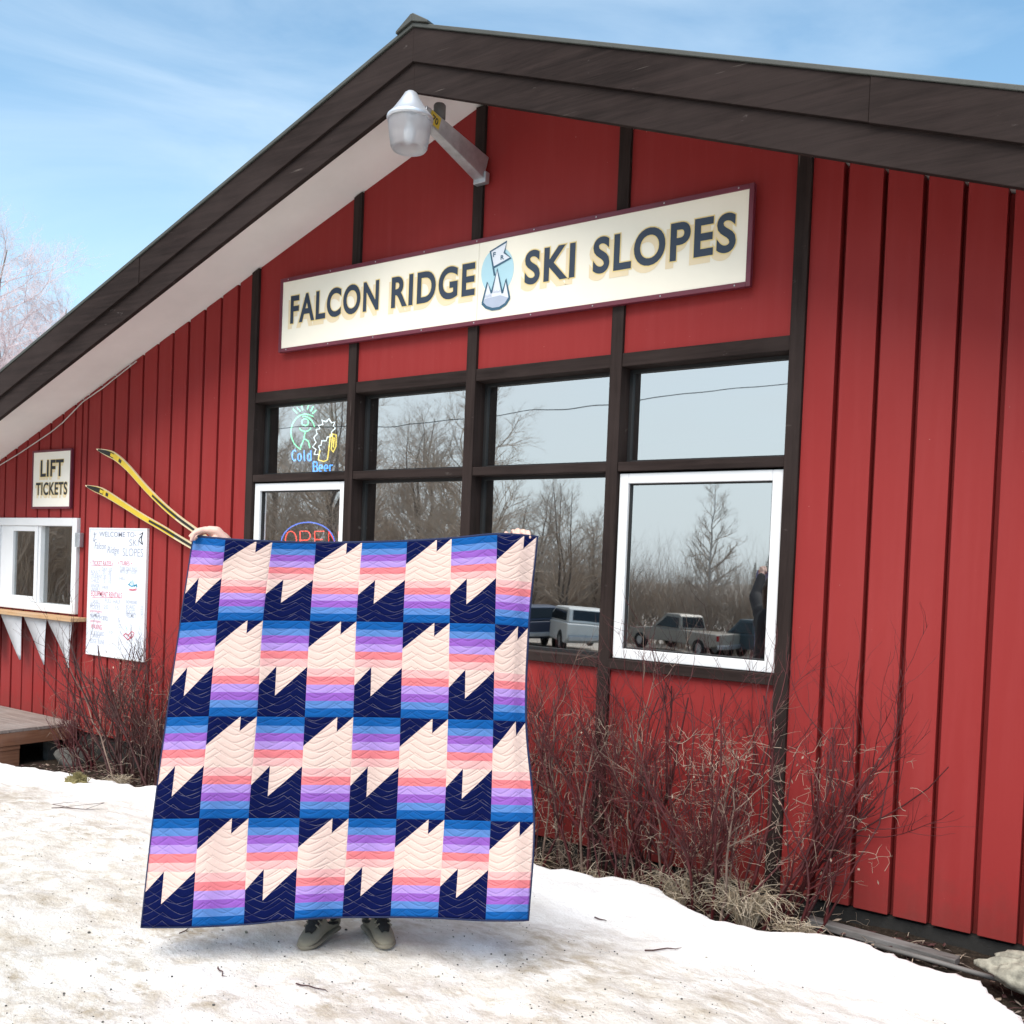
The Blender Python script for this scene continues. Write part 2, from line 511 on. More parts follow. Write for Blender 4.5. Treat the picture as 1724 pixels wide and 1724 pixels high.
class MB:
    def __init__(s):
        s.v, s.f, s.mi, s.uv = [], [], [], None
        s.cur = 0

    def add(s, vs, fs):
        b = len(s.v)
        s.v.extend(tuple(q) for q in vs)
        for f in fs:
            s.f.append(tuple(i + b for i in f))
            s.mi.append(s.cur)
        return s

    def box(s, x0, x1, y0, y1, z0, z1):
        vs = [(x, y, z) for x in (x0, x1) for y in (y0, y1) for z in (z0, z1)]
        return s.add(vs, [(0, 1, 3, 2), (4, 6, 7, 5), (0, 4, 5, 1), (2, 3, 7, 6), (0, 2, 6, 4), (1, 5, 7, 3)])

    def prism(s, poly, y0, y1):
        """(x, z) outline, extruded in y"""
        n = len(poly)
        vs = [(x, y0, z) for x, z in poly] + [(x, y1, z) for x, z in poly]
        return s.add(vs, [tuple(range(n)), tuple(range(2 * n - 1, n - 1, -1))] + [(i, i + n, (i + 1) % n + n, (i + 1) % n) for i in range(n)])

    def obox(s, a, b, half_w, half_h, up=Vector((0, 0, 1)), taper=1.):
        """bar from a to b"""
        a, b = Vector(a), Vector(b)
        d = (b - a).normalized()
        sx = d.cross(up).normalized()
        uz = sx.cross(d)
        vs = []
        for p_, k in ((a, 1.), (b, taper)):
            for i, j in ((-1, -1), (1, -1), (1, 1), (-1, 1)):
                vs.append(p_ + sx * (i * half_w * k) + uz * (j * half_h * k))
        return s.add(vs, [(0, 1, 2, 3), (7, 6, 5, 4)] + [(i, i + 4, (i + 1) % 4 + 4, (i + 1) % 4) for i in range(4)])

    def tube(s, pts, rad, n=6, caps=True, closed=False):
        pts = [Vector(q) for q in pts]
        k = len(pts)
        if not hasattr(rad, '__len__'):
            rad = [rad] * k
        b = len(s.v)
        ref = None
        for i in range(k):
            if closed:
                d = pts[(i + 1) % k] - pts[i - 1]
            else:
                d = pts[min(i + 1, k - 1)] - pts[max(i - 1, 0)]
            if d.length < 1e-9:
                d = Vector((0, 0, 1))
            d.normalize()
            if ref is None:
                ref = Vector((1, 0, 0)) if abs(d.x) < .8 else Vector((0, 1, 0))
            x = (ref - d * ref.dot(d))
            if x.length < 1e-6:
                x = d.orthogonal()
            x.normalize()
            ref = x
            y = d.cross(x)
            for j in range(n):
                a = 2 * math.pi * j / n
                s.v.append(tuple(pts[i] + (x * math.cos(a) + y * math.sin(a)) * rad[i]))
        for i in range(k if closed else k - 1):
            for j in range(n):
                i2 = (i + 1) % k
                s.f.append((b + i * n + j, b + i * n + (j + 1) % n, b + i2 * n + (j + 1) % n, b + i2 * n + j))
                s.mi.append(s.cur)
        if caps and not closed:
            s.f.append(tuple(b + j for j in reversed(range(n))))
            s.f.append(tuple(b + (k - 1) * n + j for j in range(n)))
            s.mi += [s.cur, s.cur]
        return s

    def lathe(s, prof, c, n=32, ax=2):
        """(radius, height) profile about an axis through c"""
        c = Vector(c)
        b = len(s.v)
        k = len(prof)
        for r_, h in prof:
            for j in range(n):
                a = 2 * math.pi * j / n
                q = [r_ * math.cos(a), r_ * math.sin(a)]
                q.insert(ax, h)
                s.v.append(tuple(c + Vector(q)))
        for i in range(k - 1):
            for j in range(n):
                s.f.append((b + i * n + j, b + i * n + (j + 1) % n, b + (i + 1) * n + (j + 1) % n, b + (i + 1) * n + j))
                s.mi.append(s.cur)
        return s

    def ball(s, c, r3, rot=None, n=14, lump=0., seed=0):
        c = Vector(c)
        b = len(s.v)
        m_ = n // 2
        for i in range(m_ + 1):
            t = math.pi * i / m_
            for j in range(n):
                a = 2 * math.pi * j / n
                q = Vector((math.sin(t) * math.cos(a), math.sin(t) * math.sin(a), math.cos(t)))
                if lump:
                    q *= 1 + lump * noise.noise(q * 1.7 + Vector((seed * 7.3, 0, 0))) + lump * .4 * noise.noise(q * 5 + Vector((seed, 3, 0)))
                q = Vector((q.x * r3[0], q.y * r3[1], q.z * r3[2]))
                if rot:
                    q = rot @ q
                s.v.append(tuple(c + q))
        for i in range(m_):
            for j in range(n):
                s.f.append((b + i * n + j, b + (i + 1) * n + j, b + (i + 1) * n + (j + 1) % n, b + i * n + (j + 1) % n))
                s.mi.append(s.cur)
        return s

    def build(s, name, mats, parent=None, smooth=False, bevel=0., loc=None, fix=True):
        if not isinstance(mats, (list, tuple)):
            mats = [mats]
        if parent is not None:
            org = ORG[parent.name]
        else:
            org = Vector(loc) if loc is not None else Vector((0, 0, 0))
        me = bpy.data.meshes.new(name)
        va = np.array(s.v, dtype=np.float64) - np.array(org)
        me.from_pydata(va.tolist(), [], s.f)
        for mt in mats:
            me.materials.append(mt)
        if len(mats) > 1:
            me.polygons.foreach_set('material_index', s.mi)
        if fix:
            bm = bmesh.new()
            bm.from_mesh(me)
            bmesh.ops.recalc_face_normals(bm, faces=bm.faces)
            bm.to_mesh(me)
            bm.free()
        if smooth:
            me.polygons.foreach_set('use_smooth', [True] * len(me.polygons))
        me.update()
        o = bpy.data.objects.new(name, me)
        COL.objects.link(o)
        if parent is not None:
            o.parent = parent
        else:
            o.location = org
        ORG[o.name] = org
        if bevel:
            b = o.modifiers.new('bevel', 'BEVEL')
            b.width = bevel
            b.segments = 2
            b.limit_method = 'ANGLE'
            b.angle_limit = R_(50)
        return o


def dup(o, loc=None, rz=0., sc=1., label=None, parent=None):
    c = o.copy()
    COL.objects.link(c)
    if parent is not None:
        c.parent = parent
    else:
        if loc is not None:
            c.location = loc
            ORG[c.name] = Vector(loc)
        c.rotation_euler = (0, 0, rz)
        c.scale = (sc, sc, sc)
        if label:
            c['label'] = label
    for ch in o.children:
        dup(ch, parent=c)
    return c


def text_mesh(body, bold=0., spacing=1.):
    cu = bpy.data.curves.new('lettering', 'FONT')
    cu.body = body
    cu.size = 1
    cu.offset = bold
    cu.space_character = spacing
    cu.resolution_u = 6
    ob = bpy.data.objects.new('lettering', cu)
    COL.objects.link(ob)
    dg = bpy.context.evaluated_depsgraph_get()
    me = bpy.data.meshes.new_from_object(ob.evaluated_get(dg))
    co = np.empty(len(me.vertices) * 3)
    me.vertices.foreach_get('co', co)
    co = co.reshape(-1, 3)
    fs = [tuple(p_.vertices) for p_ in me.polygons]
    bpy.data.objects.remove(ob)
    bpy.data.curves.remove(cu)
    bpy.data.meshes.remove(me)
    return co, fs


def text_on(mb, body, p0, p1, y, bold=0., ref=None, spacing=1., depth=0., grow=0.):
    """lettering on a plane facing -y, filling the rectangle p0..p1 in (x, z); depth gives the paint or cut-out a thickness"""
    co, fs = text_mesh(body, bold, spacing)
    r0 = ref if ref is not None else co
    mn, mxx = r0.min(0), r0.max(0)
    sx_, sz_ = (p1[0] - p0[0]) / (mxx[0] - mn[0]), (p1[1] - p0[1]) / (mxx[1] - mn[1])
    vs = [(p0[0] + (q[0] - mn[0]) * sx_, y, p0[1] + (q[1] - mn[1]) * sz_) for q in co]
    mb.add(vs, fs)
    return co


def ribbon(mb, pts, w, y):
    """flat pen stroke of width w on a plane facing -y"""
    pts = [Vector((q[0], q[1])) for q in pts]
    vs, fs = [], []
    for i, q in enumerate(pts):
        d = (pts[min(i + 1, len(pts) - 1)] - pts[max(i - 1, 0)])
        d = d.normalized() if d.length > 1e-9 else Vector((1, 0))
        n_ = Vector((-d.y, d.x)) * w * .5
        vs += [(q.x + n_.x, y, q.y + n_.y), (q.x - n_.x, y, q.y - n_.y)]
    for i in range(len(pts) - 1):
        fs.append((2 * i, 2 * i + 1, 2 * i + 3, 2 * i + 2))
    mb.add(vs, fs)


# ------------------------------------------------------------------ ground
def sst(a, b, x):
    t = max(0., min(1., (x - a) / (b - a)))
    return t * t * (3 - 2 * t)


def lerpt(tab, x):
    if x <= tab[0][0]:
        return tab[0][1]
    for (a, va), (b, vb) in zip(tab, tab[1:]):
        if x <= b:
            return va + (vb - va) * (x - a) / (b - a)
    return tab[-1][1]


EDGE_Y = [(-9, -.85), (-2.6, -.80), (-1, -.70), (0, -.68), (2.6, -.64), (3.69, -.61), (4.06, -.58), (4.43, -.55), (4.75, -.70), (4.95, -.76), (5.24, -.76), (5.51, -.67), (5.79, -.62), (5.97, -.69), (6.19, -.64), (6.35, -.88), (6.6, -1.3), (7.2, -2.1), (8, -2.8), (11, -3.6)]
EDGE_Z = [(-9, -.25), (-2.6, -.215), (-1, -.13), (.5, -.055), (2.5, .0), (3.4, .035), (5.8, .035), (6.6, .02), (11, .05)]


def soil_z(x, y):
    b = lerpt([(-9, -.32), (-2.6, -.27), (-1, -.20), (.5, -.12), (2.5, -.085), (6, -.075), (11, -.07)], x)
    b += .07 * sst(-1.2, -3., y)
    return b + .022 * noise.noise(Vector((x * 2.2, y * 2.2, 3))) + .012 * noise.noise(Vector((x * 9, y * 9, 5)))


def snow_z(x, y):
    e = lerpt(EDGE_Y, x) + .04 * noise.noise(Vector((x * 1.7, 0, 9))) + .05 * noise.noise(Vector((x * 6, y * 3, 1))) + .03 * noise.noise(Vector((x * 17, y * 6, 7)))
    z = lerpt(EDGE_Z, x)
    rise = sst(-.7, -2.5, y)
    z += (lerpt([(-6, .20), (1, .20), (2.5, .19), (3.4, .16), (6.2, .155), (9, .12)], x)) * rise
    bank = math.exp(-((y - e + .30) / .32) ** 2)
    z += bank * (.055 + .05 * noise.noise(Vector((x * 1.4, y * 1.4, 17)))) * sst(1.5, 3.4, x) * sst(7, 5.6, x)
    z += bank * (.02 + .035 * noise.noise(Vector((x * 2, y * 2, 21)))) * (1 - sst(1.5, 3.4, x))
    near = sst(40, 12, abs(x)) * sst(-40, -12, y)
    z += near * (.016 * noise.noise(Vector((x * 1.3, y * 1.3, 2))) + .020 * noise.noise(Vector((x * 4.1, y * 4.1, 4))) + .010 * noise.noise(Vector((x * 11, y * 11, 6))) + .004 * noise.noise(Vector((x * 27, y * 27, 8))))
    z -= .055 * max(0., min(45., -5. - y))
    over = y - e
    if over > -.07:
        z -= .30 * sst(-.07, .20, over) + .02 * sst(-.07, 0, over)
    if y > .4:
        z = min(z, -.45)
    return z


def axis(dense0, dense1, step, lo, hi):
    a = list(np.arange(dense0, dense1 + 1e-6, step))
    s, q = step, dense1
    while q < hi:
        s *= 1.16
        q += s
        a.append(q)
    s, q, pre = step, dense0, []
    while q > lo:
        s *= 1.16
        q -= s
        pre.append(q)
    return pre[::-1] + a


gx = axis(-3.6, 7.6, .036, -900, 900)
gy = axis(-4.6, -.3, .034, -900, 900)
g = MB()
nx = len(gx)
for y in gy:
    for x in gx:
        g.v.append((x, y, snow_z(x, y)))
for j in range(len(gy) - 1):
    for i in range(nx - 1):
        g.f.append((j * nx + i, j * nx + i + 1, (j + 1) * nx + i + 1, (j + 1) * nx + i))
g.mi = [0] * len(g.f)
tag(g.build('snow_ground', M['snow'], smooth=True, fix=False), 'trampled white snow with brown stains in front of the lodge', 'ground', kind='structure')

g = MB()
gx = list(np.arange(-7., 11., .05))
gy = list(np.arange(-3.4, .12, .05))
nx = len(gx)
for y in gy:
    for x in gx:
        g.v.append((x, y, soil_z(x, y)))
for j in range(len(gy) - 1):
    for i in range(nx - 1):
        g.f.append((j * nx + i, j * nx + i + 1, (j + 1) * nx + i + 1, (j + 1) * nx + i))
g.mi = [0] * len(g.f)
tag(g.build('soil_bed', M['soil'], smooth=True, fix=False), 'bare dark soil strip along the foot of the red wall', 'ground', kind='structure')

# ------------------------------------------------------------------ the lodge
XA = 2.485                       # gable centre
SL, SR = .352, .362              # roof slopes left and right
XL, XR = -5.6, 10.4
OH = .757                        # overhang


def slope(x, apex):
    return apex - (SL * (XA - x) if x < XA else SR * (x - XA))


WT = 5.28                        # where wall and soffit meet at the gable centre
lodge = thing('ski_lodge', (XA, 0, 0), 'red wooden ski lodge with low gable roof, dark trim and a bank of windows', 'building')

PW, BAY = .088, 1.22
Z_HEAD0, Z_HEAD1, Z_MID0, Z_MID1, Z_SILL0, Z_SILL1 = 3.247, 3.336, 2.556, 2.618, 1.245, 1.311


def siding(grooves, x0, x1, holes=()):
    """vertical boards with open grooves between them, cut to the roof line"""
    mb = MB()
    xs = [x0] + [q for q in grooves if x0 < q < x1] + [x1]
    for a, b in zip(xs, xs[1:]):
        a2 = a if a == x0 else a + random.uniform(.014, .021)
        b2 = b if b == x1 else b - random.uniform(.012, .017)
        cuts = [(.02, None)]
        for hx0, hx1, hz0, hz1 in holes:
            if a2 < hx1 and b2 > hx0:
                cuts = [(.02, hz0), (hz1, None)]
        y_ = random.uniform(-.0015, .0015)
        for zb, zt in cuts:
            if zt is None:
                mb.prism([(a2, zb), (b2, zb), (b2, slope(b2, WT) - .004), (a2, slope(a2, WT) - .004)], y_, .085)
            else:
                mb.prism([(a2, zb), (b2, zb), (b2, zt), (a2, zt)], y_, .085)
    return mb


HOLE = (-4.30, -2.64, 1.225, 2.236)
lg = [-4.172 + .2335 * i for i in range(-6, 18)]
lg = [q for q in lg if not (abs(q - HOLE[0]) < .06 or abs(q - HOLE[1]) < .05)] + [HOLE[0], HOLE[1]]
lg.sort()
rg = [5.165, 5.388, 5.605, 5.81, 6.035, 6.255] + [6.255 + .222 * i for i in range(1, 18)]
siding(lg, XL + .3, -.002, [HOLE]).build('siding', M['red'], lodge, bevel=.003)
siding(rg, 4 * BAY + PW + .002, XR - .3).build('siding', M['red'], lodge, bevel=.003)
# backing behind the grooves, with the window openings left free
for a, b, zb, zt in ((XL + .3, HOLE[0], 0, None), (HOLE[0], HOLE[1], 0, HOLE[2]), (HOLE[0], HOLE[1], HOLE[3], None), (HOLE[1], 0, 0, None), (4 * BAY + PW, XR - .3, 0, None)):
    mb = MB()
    if zt is None:
        mb.prism([(a, zb), (b, zb), (b, slope(b, WT) - .01), (a, slope(a, WT) - .01)], .0855, .14)
    else:
        mb.box(a, b, .0855, .14, zb, zt)
    mb.build('wall', M['red'], lodge)
# flat panels over and under the windows
for i in range(4):
    mb = MB()
    a, b = i * BAY + PW + .001, (i + 1) * BAY - .001
    poly = [(a, Z_HEAD1 + .001), (b, Z_HEAD1 + .001), (b, slope(b, WT) - .003), (a, slope(a, WT) - .003)]
    if a < XA < b:
        poly.insert(3, (XA, WT - .003))
    mb.prism(poly, .004, .13)
    mb.build('gable_panel', M['red'], lodge)
for i in range(4):
    mb = MB()
    mb.box(i * BAY + PW + .001, (i + 1) * BAY - .001, .004, .13, .02, Z_SILL0 - .001)
    mb.build('lower_panel', M['red'], lodge)
for i in range(5):
    a = i * BAY
    mb = MB()
    mb.prism([(a, .0), (a + PW, .0), (a + PW, slope(a + PW, WT) - .012), (a, slope(a, WT) - .012)], -.024, .16)
    mb.build('post', M['trimv'], lodge, bevel=.004)
for z0, z1, nm in ((Z_HEAD0, Z_HEAD1, 'head_rail'), (Z_MID0, Z_MID1, 'mid_rail'), (Z_SILL0, Z_SILL1, 'window_sill')):
    for i in range(4):
        mb = MB()
        mb.box(i * BAY + PW + .0005, (i + 1) * BAY - .0005, -.018 if nm != 'window_sill' else -.032, .16, z0, z1)
        mb.build(nm, M['trim'], lodge, bevel=.004)


def ring(mb, x0, x1, z0, z1, w, y0, y1):
    mb.box(x0, x0 + w, y0, y1, z0, z1)
    mb.box(x1 - w, x1, y0, y1, z0, z1)
    mb.box(x0 + w, x1 - w, y0, y1, z0, z0 + w)
    mb.box(x0 + w, x1 - w, y0, y1, z1 - w, z1)


def pane(x0, x1, z0, z1, y, parent, mat, tilt=(0, 0)):
    mb = MB()
    mb.box(x0, x1, y, y + .006, z0, z1)
    # each pane sits very slightly out of true, as glazing does
    cx, cz = (x0 + x1) / 2, (z0 + z1) / 2
    mb.v = [(q[0], q[1] + tilt[0] * (q[0] - cx) + tilt[1] * (q[2] - cz), q[2]) for q in mb.v]
    return mb.build('pane', mat, parent)


tilts = [(.002, -.001), (-.001, .002), (.001, .001), (-.002, .001), (0, 0), (.001, -.002), (.0015, 0), (-.001, 0)]
for i in range(4):
    a, b = i * BAY + PW + .001, (i + 1) * BAY - .001
    for row, (z0, z1) in enumerate(((Z_MID1, Z_HEAD0), (Z_SILL1, Z_MID0))):
        w = MB()
        z0, z1 = z0 + .001, z1 - .001
        if row == 1 and i in (0, 3):
            ring(w, a + .006, b - .008, z0 + .004, z1 - .012, .066, .006, .09)
            fr = w.build('window', M['white'], lodge, bevel=.005)
            fr['label'] = 'white framed opening window'
            st = MB()
            ring(st, a + .0735, b - .0755, z0 + .0715, z1 - .0795, .008, .03, .06)
            st.build('gasket', M['black'], fr)
            pane(a + .08, b - .082, z0 + .078, z1 - .086, .045, fr, M['glass'], tilts[i * 2 + row])
        else:
            ring(w, a, b, z0, z1, .022, .10, .15)
            fr = w.build('window', M['black'], lodge)
            pane(a + .0225, b - .0225, z0 + .0225, z1 - .0225, .118, fr, M['glass'], tilts[i * 2 + row])
# ticket window
w = MB()
x0, x1, z0, z1 = HOLE
ring(w, x0 + .002, x1 - .002, z0 + .002, z1 - .002, .085, -.03, .10)
tw = w.build('ticket_window', M['white'], lodge, bevel=.005)
w = MB()
xm = -3.43
ring(w, x0 + .30, xm, z0 + .088, z1 - .088, .06, -.012, .03)
w.build('sash', M['white'], tw, bevel=.004)
w = MB()
w.box(xm + .001, xm + .045, .0, .06, z0 + .088, z1 - .088)
w.build('mullion', M['white'], tw, bevel=.004)
w = MB()
w.box(x0 + .088, x0 + .299, -.005, .06, z0 + .088, z1 - .088)
w.build('mullion', M['white'], tw, bevel=.004)
pane(x0 + .355, xm - .055, z0 + .14, z1 - .14, .015, tw, M['glass_small'], (.002, .001))
pane(xm + .046, x1 - .088, z0 + .088, z1 - .088, .045, tw, M['glass_small'], (-.004, .002))
w = MB()
w.box(-4.9, -2.43, -.19, -.002, 1.165, 1.205)
w.build('ticket_ledge', M['ledge'], lodge, bevel=.004)
# eaves, roof
for sgn, xe in ((-1, XL), (1, XR)):
    def sheet(apex, th, y0, y1, x_in=XA):
        q = [(x_in, apex), (xe, slope(xe, apex)), (xe, slope(xe, apex) + th), (x_in, apex + th)]
        mb_ = MB()
        mb_.prism(q, y0, y1)
        return mb_
    sheet(WT, .015, -OH + .001, .20).build('soffit', M['soffit'], lodge)
    sheet(5.046, .195, -OH, -OH + .04).build('fascia_board', M['fascia'], lodge, bevel=.003)
    xj = XA + sgn * 3.02
    q1 = [(XA, 5.241), (xj, slope(xj, 5.241)), (xj, slope(xj, 5.465)), (XA, 5.465)]
    q2 = [(xj + sgn * .002, slope(xj, 5.236)), (xe, slope(xe, 5.236)), (xe, slope(xe, 5.464)), (xj + sgn * .002, slope(xj, 5.464))]
    for q_, yo in ((q1, -.022), (q2, -.027)):
        mb = MB()
        mb.prism(q_, -OH + yo, -OH + .04)
        mb.build('fascia_board', M['fascia'], lodge, bevel=.003)
    sheet(5.4655, .028, -OH - .035, 9.5).build('roof', M['roof'], lodge, bevel=.004)
mb = MB()
for sgn in (-1, 1):
    mb.prism([(XA, 5.495), (XA + sgn * .14, 5.498 - .14 * .36), (XA + sgn * .14, 5.515 - .14 * .36), (XA + sgn * .01, 5.545), (XA, 5.545)], -OH - .05, 9.5)
mb.build('ridge_cap', M['roof'], lodge, bevel=.004)
# the rest of the shell, and the dim room behind the glass
mb = MB()
mb.box(XL + .3, XL + .42, .14, 9.2, 0, slope(XL + .3, WT) - .02)
mb.box(XR - .42, XR - .3, .14, 9.2, 0, slope(XR - .3, WT) - .02)
mb.prism([(XL + .3, 0), (XR - .3, 0), (XR - .3, slope(XR - .3, WT) - .02), (XA, WT - .02), (XL + .3, slope(XL + .3, WT) - .02)], 9.2, 9.3)
mb.build('side_wall', M['red'], lodge)
mb = MB()
mb.box(XL + .42, XR - .42, .165, 9.19, .06, .10)
mb.box(XL + .42, XR - .42, 4.5, 4.6, .10, 3.4)
mb.box(-1.2, -1.1, .165, 4.499, .10, 3.4)
mb.box(XL + .42, XR - .42, .165, 9.19, 3.42, 3.46)
mb.build('interior', M['dark_room'], lodge)
mb = MB()
mb.box(XL + .32, XR - .32, .03, .14, -.9, -.002)
mb.build('foundation', M['concrete'], lodge)
# small fittings
mb = MB()
mb.box(-2.63, -2.545, -.055, -.003, 1.93, 2.08)
mb.build('bell_box', M['galv'], lodge, bevel=.006)
pts = [aty(px, py, -.02) for px, py in ((-60, 812), (0, 783), (30, 765), (60, 745), (85, 728), (105, 712), (140, 676), (172, 654), (230, 608))]
mb = MB()
mb.tube(pts, .006, 5)
mb.build('cable', M['cable'], lodge, smooth=True)

# ------------------------------------------------------------------ deck
deck = thing('wooden_deck', (-3.9, -.75, -.25), 'low wooden deck with grey boards and brown edge beam below the ticket ledge', 'deck')
mb = MB()
for i in range(11):
    y1_ = -.012 - i * .142
    mb.box(-5.4, -2.555 + random.uniform(-.006, .006), y1_ - .137, y1_, .075, .108)
mb.build('deck_boards', M['deck'], deck, bevel=.004)
mb = MB()
mb.box(-2.60, -2.56, -1.57, -.012, -.055, .074)
mb.box(-5.4, -2.601, -1.57, -1.53, -.055, .074)
mb.build('edge_beam', M['beam'], deck, bevel=.004)
mb = MB()
mb.box(-5.4, -2.57, -2.0, -.60, -.10, -.056)
mb.box(-2.62, -2.58, -1.98, -.60, -.34, -.101)
mb.build('step', M['beam'], deck, bevel=.004)
for y in (-.2, -1.35):
    mb = MB()
    mb.box(-2.78, -2.68, y - .05, y + .05, -.36, -.0555)
    mb.build('footing', M['stone'], deck)

mb = MB()
mb.ball((-2.25, -.22, -.20), (.27, .14, .10), n=24, lump=.25, seed=3)
tag(mb.build('stone', M['stone'], loc=(-2.25, -.22, -.28), smooth=True), 'dark grey rounded stone in the shade beside the deck end', 'stone')
mb = MB()
mb.ball((6.50, -.52, .06), (.33, .10, .10), n=60, lump=.34, seed=5)
tag(mb.build('boulder', M['rock'], loc=(6.50, -.52, -.07), smooth=True), 'pale lichen-grey boulder by the lower right wall', 'stone')

# ------------------------------------------------------------------ big sign
sy0 = -.065
a, b, c_, d_ = aty(471, 470, sy0), aty(1272, 306.7, sy0), aty(1261, 481, sy0), aty(469, 594, sy0)
sx0, sx1, sz0, sz1 = (a.x + d_.x) / 2, (b.x + c_.x) / 2, (c_.z + d_.z) / 2, (a.z + b.z) / 2
sign = thing('lodge_sign', ((sx0 + sx1) / 2, -.03, sz0), 'long cream sign reading FALCON RIDGE SKI SLOPES with mountain flag emblem', 'sign')
mb = MB()
xm = aty(804, 470, sy0).x
mb.box(sx0 + .03, xm - .0015, -.058, -.03, sz0 + .03, sz1 - .03)
mb.box(xm + .0015, sx1 - .03, -.058, -.03, sz0 + .03, sz1 - .03)
mb.build('board', M['sign'], sign)
mb = MB()
ring(mb, sx0, sx1, sz0, sz1, .032, sy0, -.026)
mb.build('frame', M['maroon'], sign, bevel=.004)
words = [('FALCON', (489.6, 497.7), (489.6, 545), (638.3, 471.5), (638, 522.7)),
         ('RIDGE', (659.5, 466), (659.5, 518), (800.4, 442), (800, 499)),
         ('SKI', (884, 422.5), (884, 481), (968.6, 408.6), (968.6, 467)),
         ('SLOPES', (999, 400), (999, 462.6), (1239.8, 357), (1239.8, 423.6))]
fy = -.0585
for wd, tl, bl, tr_, br in words:
    lay = {'shadow': MB(), 'outline': MB(), 'letter': MB()}
    q = [aty(*k, fy) for k in (tl, bl, tr_, br)]
    x0, x1 = (q[0].x + q[1].x) / 2, (q[2].x + q[3].x) / 2
    z1, z0 = (q[0].z + q[2].z) / 2, (q[1].z + q[3].z) / 2
    ref, _ = text_mesh(wd, .028, 1.12)
    text_on(lay['letter'], wd, (x0, z0), (x1, z1), fy - .0032, .028, ref, 1.12)
    text_on(lay['outline'], wd, (x0, z0), (x1, z1), fy - .0022, .052, ref, 1.12)
    text_on(lay['shadow'], wd, (x0 - .024, z0 - .036), (x1 - .024, z1 - .036), fy - .0012, .05, ref, 1.12)
    ltr = lay['letter'].build('lettering', M['navy'], sign)
    lay['outline'].build('letter_outline', M['cream_out'], ltr)
    lay['shadow'].build('letter_shadow', M['cream_sh'], ltr)
# emblem
S = 11.49


def lp(x, y, yy):
    return aty(790 + x / S, 390 + y / S, yy)


def flat(pts, y, mat, name, parent):
    mb_ = MB()
    mb_.add([(lp(px, py, y).x, y, lp(px, py, y).z) for px, py in pts], [tuple(range(len(pts)))])
    return mb_.build(name, mat, parent)


def line(pts, y, w, mb_):
    q = [lp(px, py, y) for px, py in pts]
    ribbon(mb_, [(k.x, k.z) for k in q], w, y)


ell = []
for k in range(40):
    t = 2 * math.pi * k / 40
    x, y = 315 * math.cos(t), 450 * math.sin(t)
    ell.append((548 + x, 760 + y - x * .22))
em = flat(ell, fy - .001, M['logo_blue'], 'emblem', sign)
flat([(410, 385), (728, 190), (678, 405), (805, 505), (478, 690)], fy - .0022, M['logo_white'], 'flag', em)
flat([(250, 1390), (352, 980), (428, 1180), (540, 720), (638, 1190), (708, 920), (778, 1280), (700, 1400), (580, 1480), (440, 1500), (320, 1460)], fy - .0022, M['logo_white'], 'mountain', em)
flat([(262, 1385), (300, 1300), (430, 1270), (600, 1230), (740, 1270), (768, 1285), (700, 1390), (580, 1470), (440, 1490), (330, 1455)], fy - .0030, M['logo_grey'], 'mountain_foot', em)
mb = MB()
line([(490, 850), (410, 385), (728, 190), (678, 405), (805, 505), (478, 690)], fy - .0038, .015, mb)
line([(250, 1390), (352, 980), (428, 1190)], fy - .0038, .015, mb)
line([(428, 1190), (540, 720), (638, 1190)], fy - .0040, .015, mb)
line([(638, 1190), (708, 920), (778, 1280)], fy - .0038, .015, mb)
line([(778, 1275), (700, 1400), (580, 1480), (440, 1500), (320, 1460), (250, 1385)], fy - .0042, .02, mb)
for t, (x0_, y0_), (x1_, y1_) in (('F', (465, 495), (520, 395)), ('R', (612, 548), (682, 450))):
    q0, q1 = lp(x0_, y0_, fy), lp(x1_, y1_, fy)
    text_on(mb, t, (q0.x, q0.z), (q1.x, q1.z), fy - .0040, .03)
mb.build('emblem_line', M['logo_teal'], em)
mb = MB()
for k in range(5):
    line([(300 + k * 26, 1285 - k * 6), (314 + k * 26, 1225 - k * 6), (326 + k * 26, 1285 - k * 6)], fy - .0034, .004, mb)
    line([(465 + k * 27, 1190 - k * 4), (480 + k * 27, 1125 + (k % 2) * 25), (490 + k * 27, 1185 - k * 4)], fy - .0034, .004, mb)
mb.build('emblem_tree', M['logo_grey'], em)
mb = MB()
for px in np.linspace(sx0 + .1, sx1 - .1, 9):
    for z in (sz0 + .016, sz1 - .016):
        mb.ball((px, sy0 - .001, z), (.006, .003, .006), n=6)
mb.build('screw', M['rim'], sign, smooth=True)

